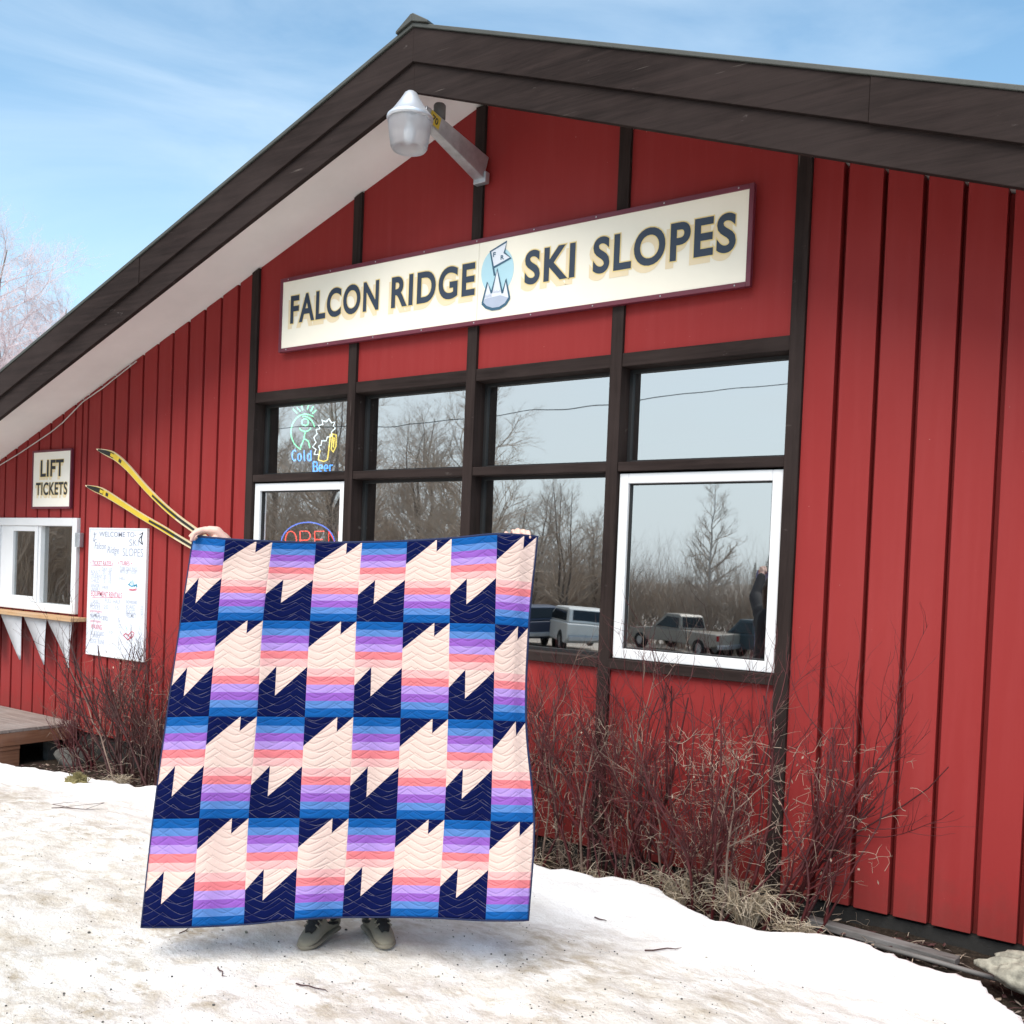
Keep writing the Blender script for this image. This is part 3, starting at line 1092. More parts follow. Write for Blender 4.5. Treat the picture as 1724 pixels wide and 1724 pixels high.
# ------------------------------------------------------------------ ticket sign
tx0, tx1, tz0, tz1 = -3.545, -2.775, 2.332, 2.962
ts = thing('ticket_sign', ((tx0 + tx1) / 2, -.01, tz0), 'white LIFT TICKETS sign with dark red frame above the ticket window', 'sign')
mb = MB()
mb.box(tx0 + .02, tx1 - .02, -.026, -.003, tz0 + .02, tz1 - .02)
mb.build('board', M['signw'], ts)
mb = MB()
ring(mb, tx0, tx1, tz0, tz1, .022, -.032, -.0025)
mb.build('frame', M['maroon'], ts, bevel=.003)
for wd, (ax, ay), (bx, by) in (('LIFT', (68.2, 803), (107.6, 773)), ('TICKETS', (60.5, 834), (113.7, 811))):
    p0, p1 = aty(ax, ay, -.027), aty(bx, by, -.027)
    lay = [MB(), MB(), MB()]
    zc = (p0.z + p1.z) / 2
    ref, _ = text_mesh(wd, .024, 1.08)
    text_on(lay[2], wd, (p0.x, p0.z), (p1.x, p1.z), -.0292, .024, ref, 1.08)
    text_on(lay[1], wd, (p0.x, p0.z), (p1.x, p1.z), -.0282, .05, ref, 1.08)
    text_on(lay[0], wd, (p0.x - .018, p0.z - .028), (p1.x - .018, p1.z - .028), -.0272, .05, ref, 1.08)
    ltr = lay[2].build('lettering', M['inkblack'], ts)
    lay[1].build('letter_outline', M['cream_out'], ltr)
    lay[0].build('letter_shadow', M['cream_sh'], ltr)

# ------------------------------------------------------------------ whiteboard
bx0, bx1, bz0, bz1 = -2.412, -1.42, .835, 2.135
wb = thing('price_whiteboard', ((bx0 + bx1) / 2, -.01, bz0), 'tall whiteboard with handwritten ticket rates beside the ticket window', 'whiteboard')
mb = MB()
mb.box(bx0 + .012, bx1 - .012, -.022, -.003, bz0 + .012, bz1 - .012)
mb.build('board', M['board'], wb)
mb = MB()
ring(mb, bx0, bx1, bz0, bz1, .014, -.028, -.0025)
mb.build('frame', M['white'], wb)
K = 1724 / 300.
wy = -.0235


def wp(x, y):
    q = aty(x / K, 850 + y / K, wy)
    return q.x, q.z


pens = {k: MB() for k in ('pen_grey', 'pen_light', 'pen_red', 'pen_teal', 'pen_black')}


def wtext(pen, body, x0, y0, x1, y1, bold=0., skew=0.):
    """x0,y0 lower left and x1,y1 upper right of the writing, measured on the board"""
    p0, p1 = wp(x0, y0), wp(x1, y1)
    n0 = len(pens[pen].v)
    text_on(pens[pen], body, p0, (p1[0], p0[1] + (p1[1] - p0[1])), wy, bold)
    if skew:
        vs = pens[pen].v
        for i in range(n0, len(vs)):
            x, y, z = vs[i]
            vs[i] = (x + skew * (z - p0[1]) + 0, y, z + .10 * skew * (p0[0] - x))


wtext('pen_grey', 'WELCOME TO-', 960, 306, 1318, 264, .004)
wtext('pen_grey', 'Falcon', 915, 425, 1025, 365, -.004, .15)
wtext('pen_grey', 'Ridge', 1035, 485, 1150, 405, -.004, .15)
wtext('pen_grey', 'SKI', 1250, 398, 1340, 335, -.008)
wtext('pen_grey', 'SLOPES', 1185, 495, 1385, 425, -.008)
wtext('pen_red', '• TICKET RATES •', 875, 582, 1095, 548, .002)
wtext('pen_red', '• TUBES •', 1140, 582, 1275, 548, .002)
wtext('pen_red', 'EQUIPMENT RENTALS', 880, 890, 1180, 852, .002)
wtext('pen_red', 'WAXING', 880, 1198, 985, 1160, .006)
rows = [(985, 635, 1085, 'DAY  1/2'), (875, 665, 1075, 'ADULT   25   20'), (875, 707, 1075, 'STUDENT 20   15'), (875, 750, 1075, 'CHILD   15   10'), (875, 795, 965, 'SENIOR'), (990, 812, 1050, 'FREE'),
        (875, 832, 970, 'UNDER 5'), (1155, 630, 1330, 'TUBE DAY PASS'), (1155, 664, 1330, 'WITH LIFT TICKET'), (1155, 726, 1220, 'HILL'), (895, 945, 950, 'SKIS'), (1015, 945, 1165, 'FULL  HALF'),
        (875, 975, 970, 'BOOTS'), (870, 1003, 970, 'POLES'), (1000, 1005, 1150, '20    15'), (1215, 955, 1330, 'SNOWBOARD'), (1215, 1003, 1385, 'BOARD      25'), (1215, 1050, 1380, 'BOOTS      10'),
        (1215, 1085, 1380, 'HELMET      5'), (870, 1075, 970, 'HELMETS'), (870, 1100, 1030, 'SNOWSHOES'), (1000, 1120, 1160, '10     5'), (870, 1256, 1010, 'SKI & BOARD'), (895, 1285, 975, 'WAX'), (1055, 1245, 1090, '10'), (870, 1335, 1010, 'EDGE TUNE')]
for x0, y0, x1, t in rows:
    wtext('pen_light', t, x0, y0 + random.uniform(-2, 2), x1, y0 - 26, .004)
wtext('pen_red', 'packages', 870, 1040, 985, 1018, -.004)
wtext('pen_red', 'packages', 875, 1140, 975, 1112, -.004)


def wstroke(pen, pts, w=.006):
    ribbon(pens[pen], [wp(*q) for q in pts], w, wy - .0004)


wstroke('pen_black', [(1382, 268), (1372, 300), (1368, 340), (1380, 385)], .014)
wstroke('pen_black', [(1372, 300), (1350, 325), (1345, 350), (1375, 380)], .010)
wstroke('pen_black', [(1385, 265), (1350, 290)], .007)
wstroke('pen_grey', [(912, 265), (918, 300), (905, 330), (915, 358)], .010)
wstroke('pen_grey', [(905, 285), (935, 280)], .006)
wstroke('pen_grey', [(900, 350), (935, 330)], .006)
wstroke('pen_teal', [(1245, 775), (1270, 740), (1278, 785), (1282, 730), (1300, 790), (1325, 765), (1320, 800)], .012)
wstroke('pen_teal', [(1240, 768), (1275, 790), (1310, 775), (1328, 790)], .012)
wstroke('pen_red', [(1250, 815), (1285, 822), (1322, 812)], .010)
wstroke('pen_red', [(1250, 826), (1285, 832), (1322, 824)], .005)
wstroke('pen_red', [(1195, 1260), (1215, 1245), (1240, 1262), (1275, 1225), (1298, 1240), (1285, 1275), (1235, 1305), (1195, 1262)], .012)
wstroke('pen_red', [(1235, 1260), (1255, 1285), (1280, 1250)], .010)
wstroke('pen_teal', [(1215, 1175), (1230, 1205), (1225, 1218)], .006)
wstroke('pen_grey', [(1140, 1165), (1165, 1155), (1172, 1178), (1150, 1190), (1140, 1170)], .004)
wstroke('pen_grey', [(1345, 1150), (1350, 1200), (1375, 1225), (1365, 1260), (1345, 1280), (1350, 1300)], .004)
wstroke('pen_red', [(1095, 586), (880, 588)], .003)
wstroke('pen_red', [(890, 897), (1165, 899)], .004)
for k, mb in pens.items():
    mb.build('handwriting', M[k], wb)

# ------------------------------------------------------------------ bunting under the ledge
bt = thing('pennant_bunting', (-3.3, -.15, 1.15), 'row of white triangular cloth pennants hanging under the ticket ledge', 'bunting')
for k in range(5):
    xr = -2.535 - .482 * k
    mb = MB()
    n_ = 8
    for i in range(n_ + 1):
        t = i / n_
        z = 1.160 - t * (.475 + .012 * (k % 2))
        for s_ in (0, 1):
            x = xr - .482 * (1 - t) * (1 - s_) - t * .008
            yb = -.115 + .008 * math.sin(3 * t + k + 2.5 * s_) - .01 * t
            mb.v.append((x, yb, z))
        if i:
            j = 2 * i
            mb.f.append((j - 2, j - 1, j + 1, j))
    mb.mi = [0] * len(mb.f)
    o = mb.build('pennant', M['cloth'], bt, smooth=True)
    sd = o.modifiers.new('thickness', 'SOLIDIFY')
    sd.thickness = .003

# ------------------------------------------------------------------ skis on the wall
def make_ski(path, label, y0):
    q = [aty(px, py, y0) for px, py in path]
    base = q[-1]
    o = thing('ski', (base.x, y0, base.z), label, 'ski', 'yellow skis mounted on the wall')
    # resample the centreline as a smooth curve
    n_ = 40
    cl = []
    for i in range(n_ + 1):
        t = i / n_ * (len(q) - 1)
        k = min(int(t), len(q) - 2)
        f = t - k
        p0, p1, p2, p3 = q[max(k - 1, 0)], q[k], q[k + 1], q[min(k + 2, len(q) - 1)]
        cl.append(.5 * ((2 * p1) + (p2 - p0) * f + (2 * p0 - 5 * p1 + 4 * p2 - p3) * f * f + (3 * p1 - p0 - 3 * p2 + p3) * f ** 3))
    L = [0]
    for i in range(n_):
        L.append(L[-1] + (cl[i + 1] - cl[i]).length)

    def wid(l):
        return .036 * min(1., max(.04, (l / .16)) ** .7) if l < .16 else .036 - .008 * sst(.16, .8, l)

    def strip(l0, l1, k0, k1, yoff, name, mat, parent, th=.0, wave=0.):
        mb_ = MB()
        rows_ = []
        for i in range(n_ + 1):
            if l0 - .02 <= L[i] <= l1 + .02:
                d = (cl[min(i + 1, n_)] - cl[max(i - 1, 0)]).normalized()
                nn = Vector((-d.z, 0, d.x))
                if nn.z < 0:
                    nn = -nn
                tip = -.05 * sst(.22, 0, L[i])
                ww = wid(L[i])
                sh = wave * math.sin((L[i] - l0) / max(l1 - l0, .01) * math.pi)
                a_ = cl[i] + nn * ww * (k1 + sh)
                b_ = cl[i] + nn * ww * (k0 + sh * .3)
                rows_.append((a_, b_, yoff + tip))
        for a_, b_, yy in rows_:
            mb_.v += [(a_.x, y0 + yy, a_.z), (b_.x, y0 + yy, b_.z)]
            if th:
                mb_.v += [(a_.x, y0 + yy + th, a_.z), (b_.x, y0 + yy + th, b_.z)]
        s_ = 4 if th else 2
        for i in range(len(rows_) - 1):
            o_ = i * s_
            mb_.f.append((o_, o_ + 1, o_ + s_ + 1, o_ + s_))
            if th:
                mb_.f += [(o_ + 2, o_ + s_ + 2, o_ + s_ + 3, o_ + 3), (o_, o_ + s_, o_ + s_ + 2, o_ + 2), (o_ + 1, o_ + 3, o_ + s_ + 3, o_ + s_ + 1)]
        if th and rows_:
            e_ = (len(rows_) - 1) * s_
            mb_.f += [(0, 2, 3, 1), (e_, e_ + 1, e_ + 3, e_ + 2)]
        mb_.mi = [0] * len(mb_.f)
        return mb_.build(name, mat, parent)
    T = L[-1]
    strip(0, T, -1, 1, 0, 'ski_body', M['ski_e'], o, .018)
    strip(.10, T * .60, -.82, .82, -.0022, 'top_sheet', M['ski_y'], o)
    g1 = strip(.03, .24, -.72, .72, -.0042, 'tip_graphic', M['ski_k'], o)
    strip(.20, .27, -.45, .45, -.0062, 'tip_badge', M['ski_y'], g1)
    strip(.31, .37, -.5, .5, -.0042, 'tip_mark', M['ski_k'], o)
    strip(T * .42, T * .78, -.35, .40, -.0044, 'dark_flash', M['ski_k'], o, wave=.25)
    strip(T * .84, T * .98, -.30, .30, -.0044, 'dark_flash', M['ski_k'], o)
    mb_ = MB()
    c0 = cl[int(n_ * .80)]
    mb_.ball((c0.x, y0 - .006, c0.z), (.022, .006, .022), n=10)
    mb_.build('mount_plate', M['white'], o, smooth=True)
    mb_ = MB()
    c0 = cl[int(n_ * .78)]
    mb_.tube([(c0.x, y0 + .019, c0.z), (c0.x, -.002, c0.z)], .012, 8)
    mb_.build('wall_peg', M['galv'], o)
    return o


make_ski([(170, 757), (192, 768), (214, 787), (244, 821), (275, 852), (301, 874), (326, 892), (352, 912), (400, 950)], 'yellow and black ski on the red wall, upper one of the pair', -.10)
make_ski([(151, 818), (174, 829), (197, 843), (236, 868), (272, 889), (298, 905), (322, 919), (352, 936), (400, 966)], 'yellow and black ski on the red wall, lower one, tip over the whiteboard', -.07)

# ------------------------------------------------------------------ yard light on the gable post
yl = thing('yard_light', (2.53, -.03, 4.67), 'grey yard light with cloudy bowl and steel arm on the gable post', 'lamp')
mb = MB()
mb.box(2.478, 2.590, -.075, -.0245, 4.665, 4.745)
mb.build('wall_bracket', M['galv'], yl, bevel=.006)
lampc = Vector((2.50, -.80, 4.85))
a_, b_ = Vector((2.532, -.060, 4.735)), Vector((2.512, -.70, 4.925))
mb = MB()
d = (b_ - a_).normalized()
nn = Vector((0, 0, 1)) - d * d.z
nn.normalize()
vs = []
for p_, dn, up_, hw in ((a_, .045, .13, .045), (b_, .05, .05, .036)):
    for i, j in ((-1, -1), (1, -1), (1, 1), (-1, 1)):
        vs.append(p_ + Vector((i * hw, 0, 0)) + nn * (up_ if j > 0 else -dn))
mb.add(vs, [(0, 1, 2, 3), (7, 6, 5, 4)] + [(i, i + 4, (i + 1) % 4 + 4, (i + 1) % 4) for i in range(4)])
mb.build('arm', M['galv'], yl, bevel=.006)
mb = MB()
mb.lathe([(.0, .178), (.026, .177), (.042, .165), (.070, .118), (.112, .055), (.140, .022), (.153, .010), (.156, .0), (.154, -.014), (.130, -.016), (.0, -.016)], lampc, 36)
mb.build('lamp_hood', M['alu'], yl, smooth=True)
mb = MB()
pr = [(.142, -.017), (.139, -.06), (.130, -.13), (.120, -.19), (.112, -.205), (.092, -.196), (.03, -.190), (.0, -.190)]
n_ = 72
for r_, h in pr:
    for j in range(n_):
        t = 2 * math.pi * j / n_
        k = r_ * (1 + (.022 if h > -.2 and r_ > .1 else 0) * math.cos(36 * t))
        mb.v.append((lampc.x + k * math.cos(t), lampc.y + k * math.sin(t), lampc.z + h))
for i in range(len(pr) - 1):
    for j in range(n_):
        mb.f.append((i * n_ + j, i * n_ + (j + 1) % n_, (i + 1) * n_ + (j + 1) % n_, (i + 1) * n_ + j))
mb.mi = [0] * len(mb.f)
mb.build('lamp_bowl', M['bowl'], yl, smooth=True)
mb = MB()
mb.ball(lampc + Vector((0, 0, -.10)), (.035, .035, .06), n=14)
mb.tube([lampc + Vector((0, 0, -.018)), lampc + Vector((0, 0, -.07))], .02, 10)
mb.build('bulb', M['white'], yl, smooth=True)
mb = MB()
pc = Vector((2.515, -.52, 4.955))
mb.lathe([(.0, .105), (.034, .10), (.042, .09), (.042, .0), (.0, .0)], pc, 18)
mb.build('photocell', M['dark_grey'], yl, smooth=True)
# small warning tag on the flank of the arm beside the hood
mb = MB()
e = .62
tg = a_.lerp(b_, .86)
mb.v = [tuple(tg + Vector((.0405, 0, 0)) + d * dx + nn * dz) for dx, dz in ((-.05, -.035), (.05, -.04), (.05, .05), (-.05, .055))]
mb.f, mb.mi = [(0, 1, 2, 3)], [0]
tgo = mb.build('warning_tag', M['ski_y'], yl)
co, fs = text_mesh('70', .03)
mb = MB()
mn, mxx = co.min(0), co.max(0)
vs = []
for q in co:
    s_, t_ = (q[0] - mn[0]) / (mxx[0] - mn[0]), (q[1] - mn[1]) / (mxx[1] - mn[1])
    vs.append(tg + Vector((.042, 0, 0)) + d * (.03 - .06 * s_) + nn * (-.02 + .05 * t_))
mb.add(vs, fs)
mb.build('lettering', M['ski_k'], tgo)

# ------------------------------------------------------------------ neon signs behind the glass
NB = 3.448


def npt(x, y, yy=.21):
    return aty(400 + x / NB, 600 + y / NB, yy)


def neon(mb, pts, r=.0055):
    mb.tube([npt(*q) for q in pts], r, 6)


def arc(cx, cy, rx, ry, a0, a1, n=14):
    return [(cx + rx * math.cos(R_(a0 + (a1 - a0) * i / n)), cy + ry * math.sin(R_(a0 + (a1 - a0) * i / n))) for i in range(n + 1)]


M['n_green'] = emit('green_neon', (.18, 1, .45), 2.6)
M['n_white'] = emit('white_neon', (.9, .95, 1), 2.4)
M['n_yellow'] = emit('yellow_neon', (1, .72, .10), 2.6)
M['n_blue'] = emit('blue_neon', (.05, .32, 1), 4.0)
M['n_red'] = emit('red_neon', (1, .07, .05), 3.2)
p0 = npt(430, 665)
beer = thing('beer_neon_sign', (p0.x, .21, p0.z), 'glowing neon sign reading Cold Beer with green face and mug behind the glass', 'neon sign')
mb = MB()
neon(mb, arc(395, 440, 85, 105, 110, 300, 18))
neon(mb, arc(388, 440, 62, 92, -100, -20, 10))
neon(mb, arc(392, 382, 20, 20, 0, 360, 14))
neon(mb, arc(392, 405, 35, 30, 20, 160, 10))
neon(mb, [(392, 435), (385, 480), (365, 530)])
neon(mb, [(385, 478), (410, 490), (420, 530)])
for k, (x, y, x2, y2) in enumerate(((345, 330, 322, 305), (365, 318, 345, 298), (378, 312, 372, 285), (405, 310, 412, 280), (425, 318, 440, 288), (435, 332, 455, 312))):
    neon(mb, [(x, y), (x2, y2)])
mb.build('green_tube', M['n_green'], beer, smooth=True)
mb = MB()
foam = [(470, 570), (445, 568), (455, 540), (435, 525), (455, 500), (442, 470), (462, 450), (455, 425), (478, 420), (470, 400), (495, 395), (490, 370), (515, 380), (530, 362), (545, 385), (565, 380), (555, 405), (568, 415), (545, 440), (550, 460), (520, 470), (515, 490), (488, 490), (485, 515), (470, 520), (478, 545)]
neon(mb, foam)
mb.build('white_tube', M['n_white'], beer, smooth=True)
mb = MB()
neon(mb, [(478, 545), (468, 600), (500, 610), (522, 600), (540, 450)])
neon(mb, [(552, 450), (572, 455), (572, 520), (555, 555), (543, 540), (552, 450)])
neon(mb, [(560, 470), (556, 530)])
mb.build('yellow_tube', M['n_yellow'], beer, smooth=True)


def neon_letters(mb, word, x0, y0, x1, y1):
    """single-stroke tube letters in a unit box"""
    G = {'C': [arc(.5, .5, .5, .5, -50, -310)], 'o': [arc(.5, .66, .42, .34, 0, 360)], 'l': [[(.45, 0), (.45, .9), (.6, 1)]], 'd': [arc(.42, .66, .4, .34, 0, 360), [(.82, .02), (.82, 1)]],
         'B': [[(.05, 0), (.05, 1)], [(.05, 0)] + arc(.5, .24, .42, .24, -90, 90, 8) + [(.05, .48)], [(.5, .48)] + arc(.5, .74, .48, .26, -90, 90, 8) + [(.05, 1)]],
         'e': [[(.1, .66), (.9, .66)] + arc(.5, .66, .4, .34, 0, -290)], 'r': [[(.15, .32), (.15, 1)], [(.15, .5), (.4, .34), (.75, .36)]],
         'O': [arc(.5, .5, .46, .5, 0, 360, 20)], 'P': [[(.08, 1), (.08, 0), (.6, 0)] + arc(.6, .26, .32, .26, -90, 90, 8) + [(.08, .52)]], 'E': [[(.9, 0), (.1, 0), (.1, 1), (.9, 1)], [(.1, .48), (.75, .48)]], 'N': [[(.08, 1), (.08, 0), (.9, 1), (.9, 0)]]}
    w_ = (x1 - x0) / len(word)
    for i, ch in enumerate(word):
        for st_ in G[ch]:
            neon(mb, [(x0 + (i + .08 + q[0] * .84) * w_, y0 + q[1] * (y1 - y0)) for q in st_])


mb = MB()
neon_letters(mb, 'Cold', 315, 545, 432, 606)
neon_letters(mb, 'Beer', 436, 612, 560, 668)
mb.build('blue_tube', M['n_blue'], beer, smooth=True)
mb = MB()
for x, y in ((330, 300), (570, 400), (440, 640)):
    mb.tube([npt(x, y, .215), npt(x, y, .32)], .006, 5)
p_a, p_b = npt(300, 690, .30), npt(590, 290, .30)
mb.box(p_a.x, p_b.x, .322, .325, p_a.z, p_b.z)
mb.build('backplate', M['black'], beer)
p0 = npt(430, 1160)
op = thing('open_neon_sign', (p0.x, .21, p0.z), 'red OPEN neon sign with blue oval tube in the white framed window', 'neon sign')
mb = MB()
mb.tube([npt(*q) for q in arc(408, 1085, 155, 122, 0, 360, 40)][:-1], .006, 6, closed=True)
mb.build('blue_tube', emit('dim_blue_neon', (.10, .22, .9), 2.2), op, smooth=True)
mb = MB()
neon_letters(mb, 'OPEN', 268, 1015, 600, 1115)
mb.build('red_tube', M['n_red'], op, smooth=True)
mb = MB()
p_a, p_b = npt(250, 1205, .25), npt(565, 965, .25)
mb.box(p_a.x, p_b.x, .30, .305, p_a.z, p_b.z)
for x, y in ((290, 1040), (530, 1040)):
    mb.tube([npt(x, y, .215), npt(x, y, .31)], .005, 5)
mb.build('backplate', M['black'], op)

# ------------------------------------------------------------------ quilt
CQ = (2.2686, 220., 860.)
rowsP = [[(240, 95), (362, 108), (541, 118), (708, 122), (884, 120), (1056, 115), (1226, 105), (1400, 89), (1553, 98)],
         [(190, 428), (332, 419), (505, 419), (685, 421), (862, 423), (1041, 426), (1218, 429), (1392, 433), (1520, 445)],
         [(138, 789), (298, 785), (482, 786), (665, 788), (850, 788), (1031, 791), (1212, 796), (1385, 800), (1510, 806)],
         [(86, 1177), (262, 1175), (450, 1174), (645, 1174), (832, 1175), (1015, 1177), (1198, 1180), (1375, 1185), (1540, 1188)],
         [(40, 1592), (233, 1590), (432, 1580), (625, 1562), (808, 1553), (992, 1552), (1173, 1556), (1355, 1565), (1518, 1565)]]


def cat(p, t):
    n_ = len(p)
    t = max(0., min(n_ - 1, t))
    k = min(int(t), n_ - 2)
    f = t - k
    g_ = lambda i: np.array(p[i]) if 0 <= i < n_ else (2 * np.array(p[0]) - np.array(p[1]) if i < 0 else 2 * np.array(p[-1]) - np.array(p[-2]))
    p0, p1, p2, p3 = g_(k - 1), g_(k), g_(k + 1), g_(k + 2)
    return .5 * ((2 * p1) + (p2 - p0) * f + (2 * p0 - 5 * p1 + 4 * p2 - p3) * f * f + (3 * p1 - p0 - 3 * p2 + p3) * f ** 3)


NU, NV = 160, 120
QD = 4.10
qv = {}
for j in range(NV + 1):
    tv = j / NV * 4
    for i in range(NU + 1):
        tu = i / NU * 8
        px, py = cat([cat(r_, tu) for r_ in rowsP], tv)
        u, v = tu / 8, tv / 4
        # the outline of each side edge, waved as it hangs
        if u > .93:
            px += (u - .93) / .07 * (0 * math.sin(v * 9.5 + .4) * (.3 + v))
        dep = QD - .045 * math.cos((u - .06) / .88 * math.pi * 2) * (1 - .3 * v) + .02 * math.sin(u * 11 + 1) * v * v + .016 * math.sin(u * 21 + 2.5 * v) * (.35 + .65 * v) + .007 * math.sin(u * 47 - 3 * v + 1) * (.3 + .7 * v) + .012 * math.sin(v * 7 + u * 4)
        dep += .05 * sst(.10, 0, u) * sst(.3, 0, v) + .03 * sst(.94, 1., u) * (1 - .4 * v) + .03 * sst(.03, 0, u)
        dep += .008 * math.sin((v * 1.4 + u) * 26) * sst(.32, .0, math.hypot(u, v * 1.3)) + .006 * math.sin((v * 1.2 - u) * 30) * sst(.3, .0, math.hypot(1 - u, v * 1.3))
        dep -= .06 * sst(.75, 1, v) * sst(.55, .1, u)
        qv[i, j] = atd(float(CQ[1] + px / CQ[0]), float(CQ[2] + py / CQ[0]), float(dep))
mb = MB()
uvs = []
for j in range(NV + 1):
    for i in range(NU + 1):
        mb.v.append(tuple(qv[i, j]))
        uvs.append((i / NU * .99999, j / NV * .99999))
W_ = NU + 1
for j in range(NV):
    for i in range(NU):
        mb.f.append((j * W_ + i, (j + 1) * W_ + i, (j + 1) * W_ + i + 1, j * W_ + i + 1))
mb.mi = [0] * len(mb.f)
qb = qv[NU // 2, NV]
quilt = mb.build('quilt', [M['quilt'], M['backing']], loc=(qb.x, qb.y, qb.z), smooth=True, fix=False)
tag(quilt, 'patchwork quilt of navy and cream peaks with blue, purple and pink stripes', 'quilt')
uvl = quilt.data.uv_layers.new(name='UVMap')
li = np.empty(len(quilt.data.loops), dtype=np.int32)
quilt.data.loops.foreach_get('vertex_index', li)
uvl.data.foreach_set('uv', np.array(uvs)[li].astype(np.float32).ravel())
sd = quilt.modifiers.new('thickness', 'SOLIDIFY')
sd.thickness = .009
sd.offset = -1
sd.material_offset = 1
sd.material_offset_rim = 1
edge = [qv[i, 0] for i in range(0, NU, 2)] + [qv[NU, j] for j in range(0, NV, 2)] + [qv[i, NV] for i in range(NU, 0, -2)] + [qv[0, j] for j in range(NV, 0, -2)]
mb = MB()
mb.tube([q + CW * .004 for q in edge], .0054, 6, closed=True)
mb.build('binding', M['binding'], quilt, smooth=True)

# ------------------------------------------------------------------ the person behind the quilt
GZ = .2
to_cam = Vector((CAM.x - 3.93, CAM.y + 2.58, 0)).normalized()
face = (to_cam + Vector((-CW.x, -CW.y, 0)).normalized()).normalized()
side = Vector((0, 0, 1)).cross(face).normalized()         # to the right in the picture
if side.dot(CR) < 0:
    side = -side
toeL, toeR = at(512, 1593, 2, GZ + .015), at(651, 1591, 2, GZ + .015)
dirL = (face - side * .42).normalized()
dirR = (face + side * .40).normalized()
heelL, heelR = toeL - dirL * .275, toeR - dirR * .275
ankL, ankR = heelL + dirL * .06, heelR + dirR * .06
ankL.z = ankR.z = GZ + .11
foot_mid = (ankL + ankR) / 2
PB = Vector((foot_mid.x, foot_mid.y, GZ))
person = thing('person', PB, 'person in grey sneakers and dark clothes holding the patchwork quilt up', 'person')


def L3(s_, f_, z):
    return PB + side * s_ + face * f_ + Vector((0, 0, z))


def capsule(mb, a, b, ra, rb, n=14):
    a, b = Vector(a), Vector(b)
    d_ = (b - a)
    if d_.length < 1e-6:
        d_ = Vector((0, 0, 1e-3))
    u_ = d_.normalized()
    pts, rad = [], []
    for k in range(5):
        t = math.pi / 2 * (1 - k / 4)
        pts.append(a - u_ * ra * math.sin(t))
        rad.append(max(ra * math.cos(t), 1e-4))
    for k in range(5):
        t = math.pi / 2 * k / 4
        pts.append(b + u_ * rb * math.sin(t))
        rad.append(max(rb * math.cos(t), 1e-4))
    mb.tube(pts, rad, n)


def chain(mb, pts, rad):
    for i in range(len(pts) - 1):
        capsule(mb, pts[i], pts[i + 1], rad[i], rad[i + 1])


def remesh(o, vox, sm=6):
    r_ = o.modifiers.new('skin', 'REMESH')
    r_.mode = 'VOXEL'
    r_.voxel_size = vox
    r_.use_smooth_shade = True
    s_ = o.modifiers.new('smooth', 'SMOOTH')
    s_.factor = .5
    s_.iterations = sm


# hands: built in the picture's own right/up/towards-camera directions at the quilt's top corners
def hand_frame(px, py, depth):
    o_ = atd(px, py, depth)
    k = depth / F

    def h(dx, dy, dd):
        """dx, dy in photo pixels, dd metres towards the camera"""
        return o_ + CR * dx * k - CU * dy * k - CW * dd
    return h


body = MB()
hipL, hipR = L3(-.09, 0, .88), L3(.09, 0, .88)
kneeL, kneeR = L3(-.10, .03, .48), L3(.10, .03, .48)
chain(body, [hipL, kneeL, ankL + Vector((0, 0, .03))], [.082, .055, .042])
chain(body, [hipR, kneeR, ankR + Vector((0, 0, .03))], [.082, .055, .042])
chain(body, [ankL, ankL + dirL * .10 - Vector((0, 0, .07))], [.034, .020])
chain(body, [ankR, ankR + dirR * .10 - Vector((0, 0, .07))], [.034, .020])
chain(body, [L3(-.07, 0, .92), L3(.07, 0, .92)], [.11, .11])
chain(body, [L3(0, 0, .92), L3(0, 0, 1.10), L3(0, .01, 1.30)], [.115, .105, .125])
chain(body, [L3(-.08, .0, 1.33), L3(.08, .0, 1.33)], [.095, .095])
shL, shR = L3(-.175, .0, 1.38), L3(.175, .0, 1.38)
chain(body, [shL, L3(0, 0, 1.39), shR], [.062, .07, .062])
chain(body, [L3(0, 0, 1.38), L3(0, .02, 1.48)], [.058, .052])
hc = L3(0, .035, 1.595)
rotm = Matrix((side, face, Vector((0, 0, 1)))).transposed()
body.ball(hc, (.073, .092, .108), rot=rotm, n=24)
chain(body, [hc + face * .03 - Vector((0, 0, .06)), hc + face * .062 - Vector((0, 0, .085))], [.05, .034])
chain(body, [hc + face * .088 + Vector((0, 0, .008)), hc + face * .110 - Vector((0, 0, .028))], [.010, .016])
for s_ in (-1, 1):
    body.ball(hc + side * s_ * .075 - Vector((0, 0, .012)), (.010, .022, .032), rot=rotm, n=10)
    body.ball(hc + side * s_ * .032 + face * .083 + Vector((0, 0, .012)), (.016, .010, .010), rot=rotm, n=10)
chain(body, [hc + face * .094 - side * .022 - Vector((0, 0, .058)), hc + face * .094 + side * .022 - Vector((0, 0, .058))], [.009, .009])
# picture-left hand: back of the hand over the corner, knuckles on top, fingertips curled round the edge
h = hand_frame(345, 893, QD + .01)
wrL = h(34, 26, -.075)
elL = L3(-.40, .05, 1.52)
chain(body, [shL, elL, wrL], [.055, .042, .028])
chain(body, [wrL, h(24, 13, -.05), h(10, 2, -.03)], [.026, .029, .024])
chain(body, [h(30, 16, -.03), h(18, 1, -.02), h(6, -1, -.015)], [.022, .021, .018])
chain(body, [h(12, 0, -.02), h(-5, 0, .000), h(-15, 6, .026), h(-19, 17, .030)], [.0125, .0115, .0095, .0075])
chain(body, [h(16, -1, -.035), h(-2, -3, -.022), h(-13, 0, .004), h(-22, 10, .020)], [.0125, .0115, .0095, .0075])
chain(body, [h(22, 3, -.052), h(6, -1, -.045), h(-9, 4, -.030), h(-20, 14, -.014)], [.012, .011, .0095, .008])
